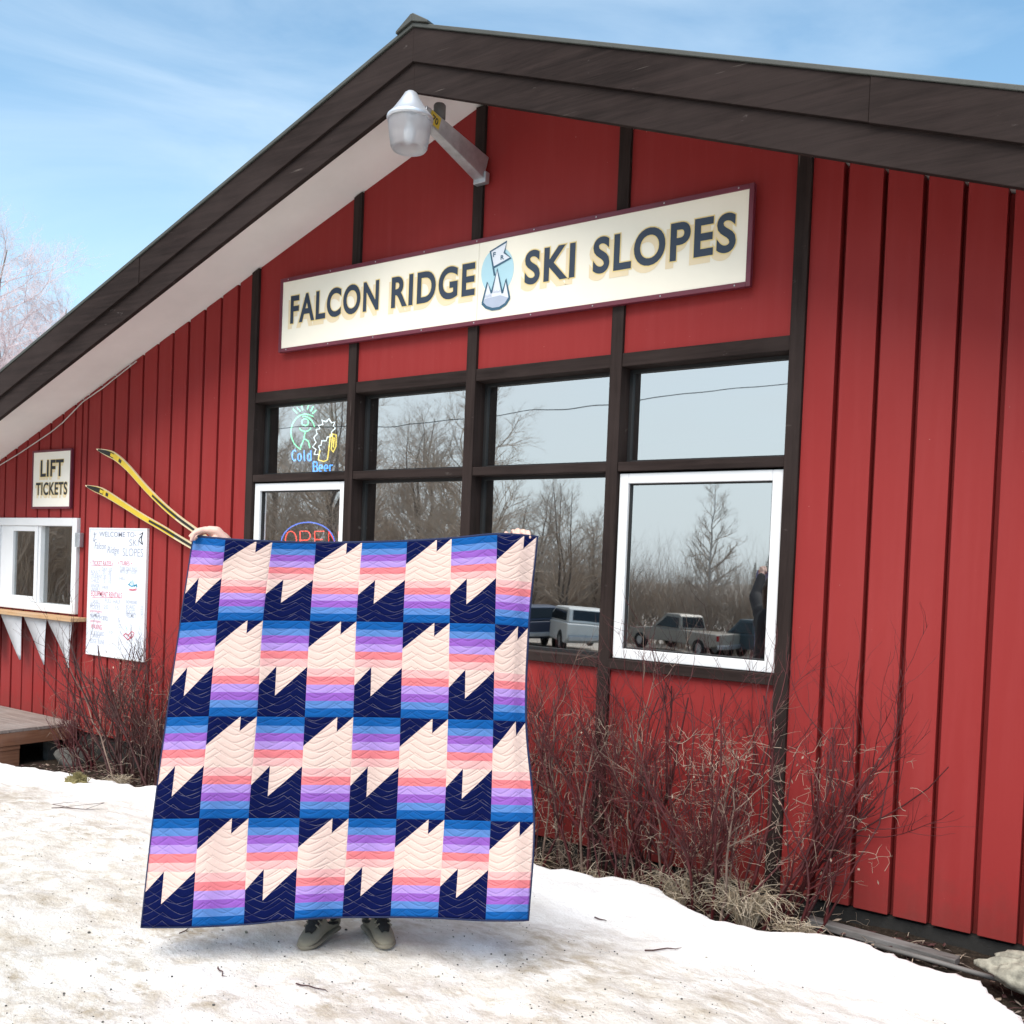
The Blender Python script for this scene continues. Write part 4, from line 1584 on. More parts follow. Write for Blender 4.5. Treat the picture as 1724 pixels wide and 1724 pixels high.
chain(body, [h(27, 10, -.066), h(12, 6, -.066), h(1, 11, -.055), h(-8, 20, -.042)], [.0105, .0095, .0085, .007])
chain(body, [h(24, 12, -.03), h(12, 14, .004), h(0, 20, -.018)], [.013, .011, .009])
# picture-right hand: wrist behind the quilt, fingers hooked over the top edge, thumb behind
h = hand_frame(876, 895, QD + .015)
wrR = h(-10, 46, -.09)
elR = L3(.44, .04, 1.50)
chain(body, [shR, elR, wrR], [.055, .042, .028])
chain(body, [wrR, h(-4, 26, -.075), h(0, 8, -.055)], [.026, .030, .026])
chain(body, [h(-10, 22, -.07), h(-10, 6, -.055)], [.02, .02])
chain(body, [h(8, 22, -.075), h(9, 7, -.058)], [.02, .02])
for dx, ln, rr in ((-13, 9, .0082), (-4.5, 13, .0088), (4.5, 17, .0088), (12.5, 11, .0082)):
    chain(body, [h(dx * .9, 8, -.060), h(dx, -4 + abs(dx + 3) * .25, -.030), h(dx + 1.5, -2 + abs(dx + 3) * .2, .018), h(dx + 3.5, ln, .036)], [rr * 1.15, rr * 1.06, rr * .95, rr * .8])
chain(body, [h(-10, 22, -.07), h(-20, 12, -.05), h(-24, 2, -.035)], [.014, .012, .010])
bo = body.build('body', M['skin'], person, fix=True)
remesh(bo, .0042, 3)
# clothes
cl = MB()
chain(cl, [L3(0, 0, .86), L3(0, 0, 1.10), L3(0, .01, 1.30)], [.148, .135, .148])
chain(cl, [L3(-.10, 0, .84), L3(.10, 0, .84)], [.125, .125])
chain(cl, [shL, L3(0, 0, 1.37), shR], [.085, .095, .085])
chain(cl, [L3(0, 0, 1.38), L3(0, .015, 1.445)], [.085, .068])
chain(cl, [L3(-.09, .0, 1.30), L3(.09, .0, 1.30)], [.115, .115])
chain(cl, [shL, elL, elL.lerp(wrL, .86)], [.080, .062, .046])
chain(cl, [shR, elR, elR.lerp(wrR, .80)], [.080, .062, .046])
o = cl.build('coat', M['coat'], person)
remesh(o, .009, 4)
cl = MB()
chain(cl, [hipL, kneeL, ankL + Vector((0, 0, .0))], [.108, .080, .060])
chain(cl, [hipR, kneeR, ankR + Vector((0, 0, .0))], [.108, .080, .060])
chain(cl, [L3(-.07, 0, .92), L3(.07, 0, .92)], [.125, .125])
o = cl.build('trousers', M['pants'], person)
remesh(o, .009, 4)
cl = MB()
cl.ball(hc + Vector((0, 0, .022)) - face * .016, (.083, .100, .108), rot=rotm, n=24)
chain(cl, [hc - face * .06, hc - face * .07 - Vector((0, 0, .16))], [.075, .05])
o = cl.build('hair', M['hair'], person)
remesh(o, .009, 3)


def shoe(heel, dr, lateral):
    """sneaker: lofted upper on a sole, dark tongue with laces, lace loop on the inner side"""
    sx_ = Vector((0, 0, 1)).cross(dr).normalized()
    if sx_.dot(side) < 0:
        sx_ = -sx_
    prof = [(-.005, .030, .085), (.01, .038, .105), (.05, .041, .128), (.09, .042, .126), (.13, .046, .112), (.17, .051, .088), (.21, .053, .064), (.245, .048, .052), (.268, .036, .044), (.284, .014, .034)]
    g0 = Vector((heel.x, heel.y, GZ - .004))

    def sec(mb_, z0, grow, top, n=16):
        b0 = len(mb_.v)
        for t, hw, ht in prof:
            for k in range(n):
                a = 2 * math.pi * k / n
                cx_, cz_ = math.cos(a), math.sin(a)
                cx_ = math.copysign(abs(cx_) ** .75, cx_)
                zt = ht if top is None else top
                z = z0 + (zt - z0) * (.5 + .5 * math.copysign(abs(cz_) ** .8, cz_))
                lean = 1 - (.38 * ((z - z0) / max(zt - z0, .01)) ** 2 if top is None else 0)
                q = g0 + dr * (t * (1 + grow * .15) - grow * .02) + sx_ * (cx_ * hw * lean * (1 + grow) + lateral * .012 * math.sin(t / .28 * 3)) + Vector((0, 0, z))
                mb_.v.append(tuple(q))
        for i in range(len(prof) - 1):
            for k in range(n):
                mb_.f.append((b0 + i * n + k, b0 + i * n + (k + 1) % n, b0 + (i + 1) * n + (k + 1) % n, b0 + (i + 1) * n + k))
        mb_.f += [tuple(b0 + k for k in range(n)), tuple(b0 + (len(prof) - 1) * n + k for k in reversed(range(n)))]
        mb_.mi = [0] * len(mb_.f)

    mb_ = MB()
    sec(mb_, .016, 0, None)
    up_ = mb_.build('shoe', M['shoe'], person, smooth=True)
    up_['label'] = 'grey beige sneaker with black tongue'
    ss = up_.modifiers.new('sub', 'SUBSURF')
    ss.levels = ss.render_levels = 2
    mb_ = MB()
    sec(mb_, .0, .05, .024)
    so = mb_.build('sole', M['sole'], up_, smooth=True)
    ss = so.modifiers.new('sub', 'SUBSURF')
    ss.levels = ss.render_levels = 2
    # black tongue and throat, riding on the instep
    mb_ = MB()
    for t, hw, ht in ((.040, .033, .175), (.085, .034, .142), (.125, .032, .122), (.165, .029, .100), (.205, .025, .078), (.226, .014, .064)):
        for k in range(7):
            a = (k / 6 - .5) * 2
            q = g0 + dr * t + sx_ * (a * hw + lateral * .012 * math.sin(t / .28 * 3)) + Vector((0, 0, ht - .010 * a * a + .002))
            mb_.v.append(tuple(q))
    for i in range(5):
        for k in range(6):
            mb_.f.append((i * 7 + k, i * 7 + k + 1, (i + 1) * 7 + k + 1, (i + 1) * 7 + k))
    mb_.mi = [0] * len(mb_.f)
    to = mb_.build('tongue', M['shoe_k'], up_, smooth=True)
    sd_ = to.modifiers.new('t', 'SOLIDIFY')
    sd_.thickness = .010
    sd_.offset = 0
    mb_ = MB()
    capsule(mb_, g0 + dr * .050 + Vector((0, 0, .10)), g0 + dr * .056 + Vector((0, 0, .20)), .047, .052)
    mb_.build('collar', M['shoe_k'], up_, smooth=True)
    mb_ = MB()
    for k in range(6):
        t = .085 + .022 * k
        ht = .146 - .52 * (t - .085)
        pts = [g0 + dr * t + sx_ * (a * .034 + lateral * .012 * math.sin(t / .28 * 3)) + Vector((0, 0, ht - .016 * a * a + .003)) for a in (-1.1, -.95, -.75, -.55)]
        mb_.tube(pts, .0042, 6)
        pts = [g0 + dr * t + sx_ * (a * .034 + lateral * .012 * math.sin(t / .28 * 3)) + Vector((0, 0, ht - .016 * a * a + .003)) for a in (.55, .75, .95, 1.1)]
        mb_.tube(pts, .0042, 6)
    mb_.build('eyelet_loops', M['shoe'], up_, smooth=True)
    mb_ = MB()
    for k in range(5):
        t = .088 + .022 * k
        ht = .146 - .52 * (t - .085)
        mb_.tube([g0 + dr * (t + .012 * j) + sx_ * (a * .030 + lateral * .012 * math.sin(t / .28 * 3)) + Vector((0, 0, ht - .006 * j + .006 - .012 * a * a)) for j, a in ((0, -.9), (.5, 0), (1, .9))], .003, 6)
    ins = -lateral
    c0 = g0 + dr * .085 + Vector((0, 0, .145))
    lp_ = [c0 + sx_ * (ins * (.030 + .034 * (1 - math.cos(a)) / 2 * 1.6)) + Vector((0, 0, .020 * math.sin(a) - .008 * (1 - math.cos(a)))) + dr * .01 for a in [2 * math.pi * k / 14 for k in range(14)]]
    mb_.tube(lp_, .0026, 5, closed=True)
    mb_.build('lace', M['shoe_k'], up_, smooth=True)
    mb_ = MB()
    for s_ in (-1, 1):
        pts = [g0 + dr * t + sx_ * (s_ * x_ + lateral * .012 * math.sin(t / .28 * 3)) + Vector((0, 0, z_)) for t, x_, z_ in ((.04, .0385, .050), (.075, .0385, .058), (.11, .0365, .070), (.125, .034, .078))]
        mb_.tube(pts, [.006, .008, .006, .003], 6)
    mb_.build('side_stripe', M['shoe_k'], up_, smooth=True)


shoe(heelL, dirL, -1)
shoe(heelR, dirR, 1)


# ------------------------------------------------------------------ plants by the wall
def grow(mb, p, d, ln, rad, lvl, rnd, kids, wob=.22, up=.12, sides=4, ratio=(.45, .7), spread=(.35, .8), segs=5, floor=None):
    pts, rads = [Vector(p)], [rad]
    q = Vector(p)
    d = Vector(d).normalized()
    for i in range(segs):
        d = (d + Vector((rnd.gauss(0, wob), rnd.gauss(0, wob), rnd.gauss(0, wob * .6) + up))).normalized()
        q = q + d * ln / segs
        if q.y > -.012 and floor:
            q.y = -.012 - rnd.uniform(0, .03)
        pts.append(q.copy())
        rads.append(rad * (1 - .62 * (i + 1) / segs))
    mb.tube(pts, rads, sides, caps=False)
    if lvl > 0:
        for k in range(rnd.randint(*kids)):
            t = rnd.uniform(.25, .98) * segs
            i = min(int(t), segs - 1)
            pp = pts[i].lerp(pts[i + 1], t - i)
            ax = (pts[i + 1] - pts[i]).normalized()
            o_ = ax.orthogonal()
            o_.rotate(Matrix.Rotation(rnd.uniform(0, 2 * math.pi), 3, ax))
            nd = (ax + o_ * rnd.uniform(*spread) * 1.3).normalized()
            grow(mb, pp, nd, ln * rnd.uniform(*ratio), max(rads[i] * .62, .0013), lvl - 1, rnd, kids, wob, up, max(3, sides - 1), ratio, spread, max(3, segs - 1), floor)


def shrub(x, y, h, n, seed, label, lean=0., wide=.35, tan=.35, main='twig_red', group='bare shrubs along the wall'):
    rnd = random.Random(seed)
    z = soil_z(x, y) - .03
    t = thing('bare_shrub', (x, y, z), label, 'shrub', group)
    a, b, c_, e_ = MB(), MB(), MB(), MB()
    for k in range(max(6, int(n * .72))):
        ang = rnd.uniform(0, 2 * math.pi)
        r0 = rnd.uniform(.02, .2)
        bp = Vector((x + r0 * math.cos(ang) * 1.5, min(y + r0 * math.sin(ang), -.05), z))
        d_ = Vector((rnd.gauss(lean, wide), rnd.gauss(-.05, wide * .45), 1.))
        old = rnd.random() < tan * .3
        hh = h * rnd.uniform(.6, 1.1)
        grow(e_ if old else a, bp, d_, hh, rnd.uniform(.0045, .013) * (.6 + .4 * hh / h), 2, rnd, (3, 6), .15, .10, 6, (.25, .5), (.25, .75), 8, True)
    # fine dry twigs caught in the shrub, most of them low down
    for k in range(int(n * 15 * (tan + .10))):
        ang = rnd.uniform(0, 2 * math.pi)
        r0 = rnd.uniform(0, .34)
        zz = z + h * (rnd.random() ** 1.5) * .85
        bp = Vector((x + lean * .6 * (zz - z) + r0 * math.cos(ang) * 1.6, min(y + r0 * .6 * math.sin(ang), -.04), zz))
        grow(b, bp, Vector((rnd.gauss(lean * 1.5, .8), rnd.gauss(-.1, .4), rnd.gauss(.55, .6))), rnd.uniform(.06, .22), rnd.uniform(.0011, .0024), 1, rnd, (0, 2), .42, .0, 3, (.4, .7), (.4, 1.), 5, True)
    # a few shrivelled leaves still hanging on
    for k in range(int(n * 2.5 * (tan + .1))):
        ang = rnd.uniform(0, 2 * math.pi)
        r0 = rnd.uniform(0, .32)
        q = Vector((x + lean * .4 + r0 * math.cos(ang) * 1.4, min(y + r0 * .6 * math.sin(ang), -.05), z + h * rnd.uniform(.1, .8)))
        e1 = Vector((rnd.gauss(0, .4), rnd.gauss(0, .4), -1)).normalized() * rnd.uniform(.014, .030)
        e2 = e1.cross(Vector((rnd.gauss(0, 1), rnd.gauss(0, 1), .2))).normalized() * .007
        c_.add([q, q + e1 * .5 + e2, q + e1, q + e1 * .5 - e2 + Vector((.003, -.004, 0))], [(0, 1, 2), (0, 2, 3)])
    for mb_, mt, nm in ((a, main, 'stems'), (e_, 'twig_mid', 'old_stems'), (b, 'twig_tan', 'dry_twigs'), (c_, 'twig_tan', 'withered_leaves')):
        if mb_.v:
            mb_.build(nm, M[mt], t, smooth=True, fix=False)
    return t


shrub(3.18, -.34, 1.26, 36, 1, 'tangled bare red shrub right beside the quilt edge', tan=.22, wide=.18)
shrub(3.66, -.24, 1.26, 26, 2, 'bare shrub with grey stems in front of the dark post left of the white window', tan=.5, wide=.14)
shrub(4.12, -.36, 1.30, 40, 3, 'tall bare red shrub under the middle of the white framed window', tan=.14, wide=.22)
shrub(4.66, -.38, 1.28, 44, 4, 'dense bare shrub with pale twigs at the post right of the white window', tan=.6, wide=.28, lean=.10)
shrub(5.04, -.28, 1.32, 26, 15, 'bare shrub whose long red branches lean right over the board siding', tan=.3, wide=.15, lean=.46)
shrub(-1.12, -.36, 1.38, 38, 6, 'dark bare shrub in front of the whiteboard, left of the quilt', tan=.05, wide=.34, lean=-.10, main='twig_dark')
shrub(-.58, -.42, 1.15, 36, 7, 'dark bare shrub half hidden behind the left edge of the quilt', tan=.08, wide=.26, main='twig_dark')
shrub(-1.78, -.34, .82, 24, 12, 'low bare red shrub spreading below the whiteboard towards the deck', tan=.06, wide=.5, lean=-.25)


def tuft(x, y, n, ln, seed, label, mat='grass', droop=1.0, name='grass_tuft'):
    rnd = random.Random(seed)
    z = soil_z(x, y) - .01
    mb_ = MB()
    for k in range(n):
        a = rnd.uniform(0, 2 * math.pi)
        r0 = rnd.uniform(0, .06)
        p_ = Vector((x + r0 * math.cos(a), y + r0 * math.sin(a), z))
        l_ = ln * rnd.uniform(.45, 1.1)
        out = Vector((math.cos(a), math.sin(a) * .8 - .15, 0)) * rnd.uniform(.15, .62)
        pts = []
        curl = Vector((rnd.gauss(0, .10), rnd.gauss(0, .05), rnd.gauss(0, .04)))
        mb_.cur = 0 if rnd.random() < .55 else 1
        for i in range(7):
            t = i / 6
            pts.append(p_ + curl * math.sin(t * 3.4 + k) * t + out * l_ * (t ** 1.3) + Vector((0, 0, l_ * (1.25 * t - droop * .92 * t * t))) + Vector((rnd.gauss(0, .006), rnd.gauss(0, .006), 0)))
        for q in pts:
            q.z = max(q.z, z + .012)
            q.y = min(q.y, -.01)
        mb_.tube(pts, [.0022, .0024, .0022, .002, .0018, .0014, .0008], 3, caps=False)
    o = mb_.build(name, [M[mat], M['grass_pale']], loc=(x, y, z), fix=False)
    return tag(o, label, 'grass', 'dead grass tufts by the wall')


tuft(4.93, -.42, 240, .52, 1, 'large tan tuft of drooping dead grass at the snow edge by the right post')
tuft(4.52, -.40, 120, .46, 2, 'tall thin dead grass tangle left of the large tan tuft')
tuft(5.22, -.46, 60, .26, 3, 'flattened dead grass right of the large tan tuft, beside the grey plank')
tuft(3.95, -.46, 30, .26, 4, 'small dead grass tuft under the shrubs near the dark post')
tuft(3.45, -.42, 25, .26, 5, 'small dead grass tuft near the quilt edge')
tuft(-.85, -.62, 70, .22, 6, 'small dead grass tuft at the snow edge left of the quilt')

# moss hummock breaking through the snow
mb = MB()
mb.ball((-.72, -1.10, snow_z(-.72, -1.10) - .015), (.12, .09, .06), n=30, lump=.7, seed=9)
mz = (-.72, -1.10, snow_z(-.72, -1.10) - .05)
rnd = random.Random(4)
for k in range(260):
    a, r0 = rnd.uniform(0, 6.28), rnd.uniform(0, .12)
    p_ = Vector((-.72 + r0 * math.cos(a), -1.10 + .75 * r0 * math.sin(a), mz[2] + .05 + .06 * (1 - r0 / .15)))
    mb.tube([p_, p_ + Vector((rnd.gauss(0, .015), rnd.gauss(0, .015), rnd.uniform(.01, .035)))], [.003, .001], 3)
tag(mb.build('moss_hummock', M['moss'], loc=mz), 'yellow-green mossy clump poking out of the snow', 'moss')

# leaf litter, grit
rnd = random.Random(11)
mb = MB()
for k in range(2600):
    x = rnd.uniform(-2.4, 6.6)
    y = rnd.uniform(-.92, -.03) if rnd.random() < .8 else rnd.uniform(-.5, -.1)
    if x > 6:
        y -= rnd.uniform(0, .8)
    z = soil_z(x, y) + rnd.uniform(.002, .02)
    if snow_z(x, y) > z + .02:
        continue
    mb.cur = rnd.choice((0, 0, 1, 2))
    a = rnd.uniform(0, 6.28)
    if rnd.random() < .55:
        l_ = rnd.uniform(.03, .12)
        dv = Vector((math.cos(a), math.sin(a), rnd.uniform(-.1, .25))) * l_
        mb.tube([(x, y, z), Vector((x, y, z)) + dv * .5 + Vector((0, 0, .006)), Vector((x, y, z)) + dv], [.0025, .0022, .001], 3)
    else:
        r0 = rnd.uniform(.012, .028)
        e1 = Vector((math.cos(a), math.sin(a), rnd.uniform(-.4, .4))) * r0
        e2 = Vector((-math.sin(a), math.cos(a), rnd.uniform(-.4, .4))) * r0 * .5
        c0 = Vector((x, y, z + .006))
        up_ = Vector((0, 0, .004))
        mb.add([c0 - e1, c0 - e2 - up_, c0 + e1, c0 + e2 + up_, c0 + up_ * 1.5], [(0, 1, 4), (1, 2, 4), (2, 3, 4), (3, 0, 4)])
tag(mb.build('leaf_litter', [M['twig_dark'], M['bark'], M['twig_tan']], fix=False), 'dead leaves and stalks littering the soil strip', 'litter', kind='stuff')
mb = MB()
for k in range(1500):
    u_, v_ = rnd.uniform(-60, 1790), 1330 + 420 * rnd.random() ** .9
    p_ = at(u_, v_, 2, .18)
    y_e = lerpt(EDGE_Y, p_.x)
    if p_.y > y_e - .55 or (p_.y > -1.7 and p_.x > 3.2 and rnd.random() < .8):
        continue
    z = snow_z(p_.x, p_.y)
    r0 = rnd.choice((.002, .003, .003, .004, .005)) * rnd.uniform(.7, 1.2)
    if rnd.random() < .012:
        r0 *= 2.2
    mb.cur = rnd.choice((0, 0, 1))
    mb.ball((p_.x, p_.y, z + r0 * .3), (r0, r0 * rnd.uniform(.6, 1), r0 * .7), n=6)
tag(mb.build('grit', [M['stone'], M['rock']], fix=False), 'small dark grit scattered over the packed snow', 'grit', kind='stuff')

# fallen twigs on the snow
tw_ = [((1085, 1600), (1150, 1590), .004, 'short dark twig on the clean snow right of the quilt'), ((365, 1648), (380, 1668), .003, 'thin dark twig on the trampled snow below the quilt'), ((495, 1680), (555, 1690), .003, 'long thin twig on the snow below the left shoe'),
       ((85, 1390), (180, 1380), .003, 'branching twig on the snow left of the quilt'), ((300, 1590), (318, 1582), .003, 'tiny twig on the snow under the quilt corner'), ((1000, 1525), (1022, 1532), .004, 'broken twig on the snow bank near the quilt')]
for (a0, a1), (b0, b1), r0, lab in tw_:
    pa, pb = at(a0, a1, 2, .15), at(b0, b1, 2, .15)
    if a0 < 200:
        pa, pb = at(a0, a1, 2, .0), at(b0, b1, 2, .0)
    pts = []
    for i in range(6):
        q = pa.lerp(pb, i / 5) + Vector((rnd.gauss(0, .006), rnd.gauss(0, .006), 0))
        q.z = snow_z(q.x, q.y) + r0 * .8 + .004
        pts.append(q)
    mb = MB()
    mb.tube(pts, [r0, r0, r0 * .9, r0 * .8, r0 * .6, r0 * .3], 5)
    if a0 < 200:
        for i in (2, 3):
            mb.tube([pts[i], pts[i] + Vector((rnd.gauss(0, .08), rnd.gauss(0, .08), .02)), pts[i] + Vector((rnd.gauss(0, .14), rnd.gauss(0, .12), .01))], [.002, .0018, .001], 4)
    tag(mb.build('fallen_twig', M['twig_dark'], loc=pts[0]), lab, 'twig', 'fallen twigs on the snow')

# plank and pipe by the foot of the right wall
pa, pb = Vector((5.18, -.20, -.045)), Vector((6.02, -.30, -.04))
mb = MB()
mb.obox(pa, pb, .040, .02)
tag(mb.build('plank', M['plank'], loc=pa, bevel=.005), 'weathered grey plank lying along the foot of the right wall', 'plank')
mb = MB()
mb.tube([(5.62, -.34, -.045), (5.9, -.385, -.035), (6.2, -.43, -.03), (6.6, -.47, -.035)], .013, 10)
tag(mb.build('pipe', M['dark_grey'], loc=(5.62, -.34, -.045), smooth=True), 'thin grey pipe on the soil beside the boulder', 'pipe')

# ------------------------------------------------------------------ trees (the lot in front of the lodge shows in the windows)
def tree_mesh(seed, h, rad, crown_lo=.25, n1=26, ln=.38, up=.10, kids=(5, 7), lvl=2, wob=.13, twig=.006, spread=(.35, .75), tops=1):
    rnd = random.Random(seed)
    tr, cr_ = MB(), MB()
    for tp in range(tops):
        pts, rads = [], []
        x = y = 0.
        lx, ly = rnd.gauss(0, .07 * (tops > 1) * 3), rnd.gauss(0, .07 * (tops > 1) * 3)
        hh = h * rnd.uniform(.8, 1.)
        n_ = 12
        for i in range(n_ + 1):
            t = i / n_
            pts.append(Vector((x, y, hh * t)))
            rads.append(rad * (1 - .93 * t) + .006)
            x += rnd.gauss(lx * h * .04, h * .006)
            y += rnd.gauss(ly * h * .04, h * .006)
        tr.tube(pts, rads, 7)
        for k in range(n1):
            t = crown_lo + (1 - crown_lo) * (k + rnd.random()) / n1 * .98
            i = min(int(t * n_), n_ - 1)
            p_ = pts[i].lerp(pts[i + 1], t * n_ - i)
            a = rnd.uniform(0, 6.28)
            l_ = h * ln * (1.05 - .75 * (t - crown_lo) / (1 - crown_lo)) * rnd.uniform(.6, 1.1)
            grow(cr_, p_, Vector((math.cos(a), math.sin(a), rnd.uniform(.35, 1.0))), l_, max(rads[i] * .42, twig * 1.3), lvl, rnd, kids, wob, up, 4, (.34, .58), spread, 5)
    return tr, cr_


def tree(name, loc, meshes, mt, mc, label, cat='tree', group=None):
    t = thing(name, loc, label, cat, group)
    L_ = Vector(loc)
    for mb_, nm, mt_ in ((meshes[0], 'trunk', mt), (meshes[1], 'crown', mc)):
        mb_.v = [tuple(Vector(q) + L_) for q in mb_.v]
        mb_.build(nm, mt_, t, fix=False)
    return t


# behind the lodge, over the left eave
tree('bare_tree', (-32.5, 14., -1.), tree_mesh(21, 15.8, .22, .2, 46, .46, .05, (6, 8), 3, .18, .009), M['bark'], M['twig_frost'], 'bare frosted tree with pinkish twigs behind the left eave', group='bare trees')
tree('bare_tree', (-36.5, 19., -1.), tree_mesh(22, 15.5, .25, .2, 34, .40, .05, (5, 8), 2, .17, .009), M['bark'], M['twig_frost'], 'second frosted tree just outside the left edge behind the eave', group='bare trees')
tree('bare_tree', (-30., 15.5, -1.), tree_mesh(25, 12.8, .17, .2, 48, .46, .05, (7, 9), 3, .18, .010), M['bark'], M['twig_frost'], 'lower frosted tree leaning out over the left eave', group='bare trees')
def gnd(x, y):
    return snow_z(x, y)


# across the lot, seen in the glass
G2 = 'bare trees across the snowy lot'
tA = tree('bare_tree', (-13., -19., gnd(-13, -19)), tree_mesh(31, 9.8, .13, .12, 26, .36, .10, (5, 7), 3, .15, .004, tops=2), M['bark'], M['twig_far'], 'big bare tree mirrored in the window beside the neon beer sign', group=G2)
tB = tree('bare_tree', (-21.5, -27., gnd(0, -27)), tree_mesh(32, 11.0, .14, .12, 26, .36, .10, (5, 7), 3, .15, .005, tops=2), M['bark'], M['twig_far'], 'bare tree mirrored in the pane next to the neon beer sign', group=G2)
tC = tree('bare_tree', (-19.3, -36., gnd(0, -36)), tree_mesh(33, 8.2, .10, .15, 30, .40, .12, (5, 7), 2, .14, .008, tops=3), M['bark'], M['twig_far'], 'rounded bare tree mirrored above the quilt in the third window', group=G2)
tD = tree('birch_tree', (-15.6, -45., gnd(0, -45)), tree_mesh(34, 9.4, .12, .30, 44, .26, .12, (5, 7), 2, .13, .008), M['birch'], M['twig_far'], 'white stemmed birch mirrored in the white framed window', group=G2)
for k, (x, y, rz, s_, src) in enumerate(((-24, -21., 1.2, 1.0, tA), (-18, -23., 2.9, .85, tB), (-31, -24., 4.4, 1.1, tA), (-29, -31., .6, .95, tB), (-23.3, -38., 2.2, 1., tC), (-20.5, -41., 4.0, .85, tC), (-27, -40., 5.2, 1.1, tC), (-40, -32., 3.3, 1.15, tB), (-16.5, -16.5, 5.5, .9, tA), (-26, -17., 2.0, 1.05, tB), (-19.5, -19.5, .3, .95, tB))):
    dup(src, (x, y, gnd(x, y)), rz, s_, 'bare grey-brown tree across the lot, seen only mirrored in the left windows' if src is not tC else 'bare rounded tree across the lot, seen only mirrored above the quilt')


def spruce(loc, h, seed, label):
    rnd = random.Random(seed)
    tr, cr_ = MB(), MB()
    tr.tube([(0, 0, 0), (0, 0, h)], [h * .018, .01], 6)
    n_ = int(h * 7)
    for k in range(n_):
        t = .08 + .92 * k / n_
        rr = h * .17 * (1 - t) ** .85 + .06
        for j in range(9):
            a = rnd.uniform(0, 6.28)
            l_ = rr * rnd.uniform(.6, 1.1)
            p_ = Vector((0, 0, h * t))
            d_ = Vector((math.cos(a), math.sin(a), -.25))
            q = p_ + d_ * l_
            s2 = Vector((-math.sin(a), math.cos(a), 0)) * l_ * .22
            cr_.add([p_, p_ + d_ * l_ * .5 + s2 + Vector((0, 0, .05)), q + Vector((0, 0, .08 * l_)), p_ + d_ * l_ * .5 - s2 - Vector((0, 0, .06))], [(0, 1, 2), (0, 2, 3)])
    return tree('spruce_tree', loc, (tr, cr_), M['bark'], M['needle'], label, group='dark spruces across the lot')


s1 = spruce((-12.6, -47., gnd(0, -47)), 7.0, 1, 'dark pointed spruce mirrored at the right of the white framed window')
for k, (x, y, s_, lab) in enumerate(((-14.3, -50., .85, 'smaller dark spruce left of the tallest mirrored spruce'), (-11., -49., .9, 'dark spruce right of the tallest mirrored spruce'), (-16.5, -53., .8, 'distant dark spruce behind the mirrored birch'), (-9.2, -50., 1.05, 'dark spruce at the far right of the mirrored tree line'))):
    dup(s1, (x, y, gnd(x, y)), k * 1.3, s_, lab)

# the thicket along the far side of the lot reads as one mass
rnd = random.Random(77)
proto = []
for k in range(3):
    mb = MB()
    for q in range(15):
        grow(mb, Vector((rnd.gauss(0, .25), rnd.gauss(0, .25), 0)), Vector((rnd.gauss(0, .30), rnd.gauss(0, .30), 1)), rnd.uniform(2., 3.4), .014, 2, rnd, (3, 5), .12, .10, 3, (.35, .6), (.25, .6), 4)
    proto.append((np.array(mb.v), mb.f))
mb = MB()
for k in range(300):
    pv, pf = proto[k % 3]
    t = rnd.random()
    if t < .68:                      # along the far side
        t /= .68
        x, y = -44 + 42 * t + rnd.gauss(0, .6), -34 - 10 * sst(0, .7, t) + rnd.gauss(0, 1.8)
        s_ = rnd.uniform(1.0, 1.6)
    else:                            # round the left end
        t = (t - .68) / .32
        x, y = -21 - 14 * t + rnd.gauss(0, 1.5), -8 - 20 * t + rnd.gauss(0, 2.)
        s_ = rnd.uniform(1.0, 1.7)
    a = rnd.uniform(0, 6.28)
    c0, s0 = math.cos(a), math.sin(a)
    vv = np.stack([x + s_ * (pv[:, 0] * c0 - pv[:, 1] * s0), y + s_ * (pv[:, 0] * s0 + pv[:, 1] * c0), gnd(x, y) - .05 + s_ * pv[:, 2]], 1)
    mb.add(vv.tolist(), pf)
tag(mb.build('thicket', M['twig_far'], fix=False), 'dense brown thicket along the far side of the lot, mirrored in the windows', 'thicket', kind='stuff')


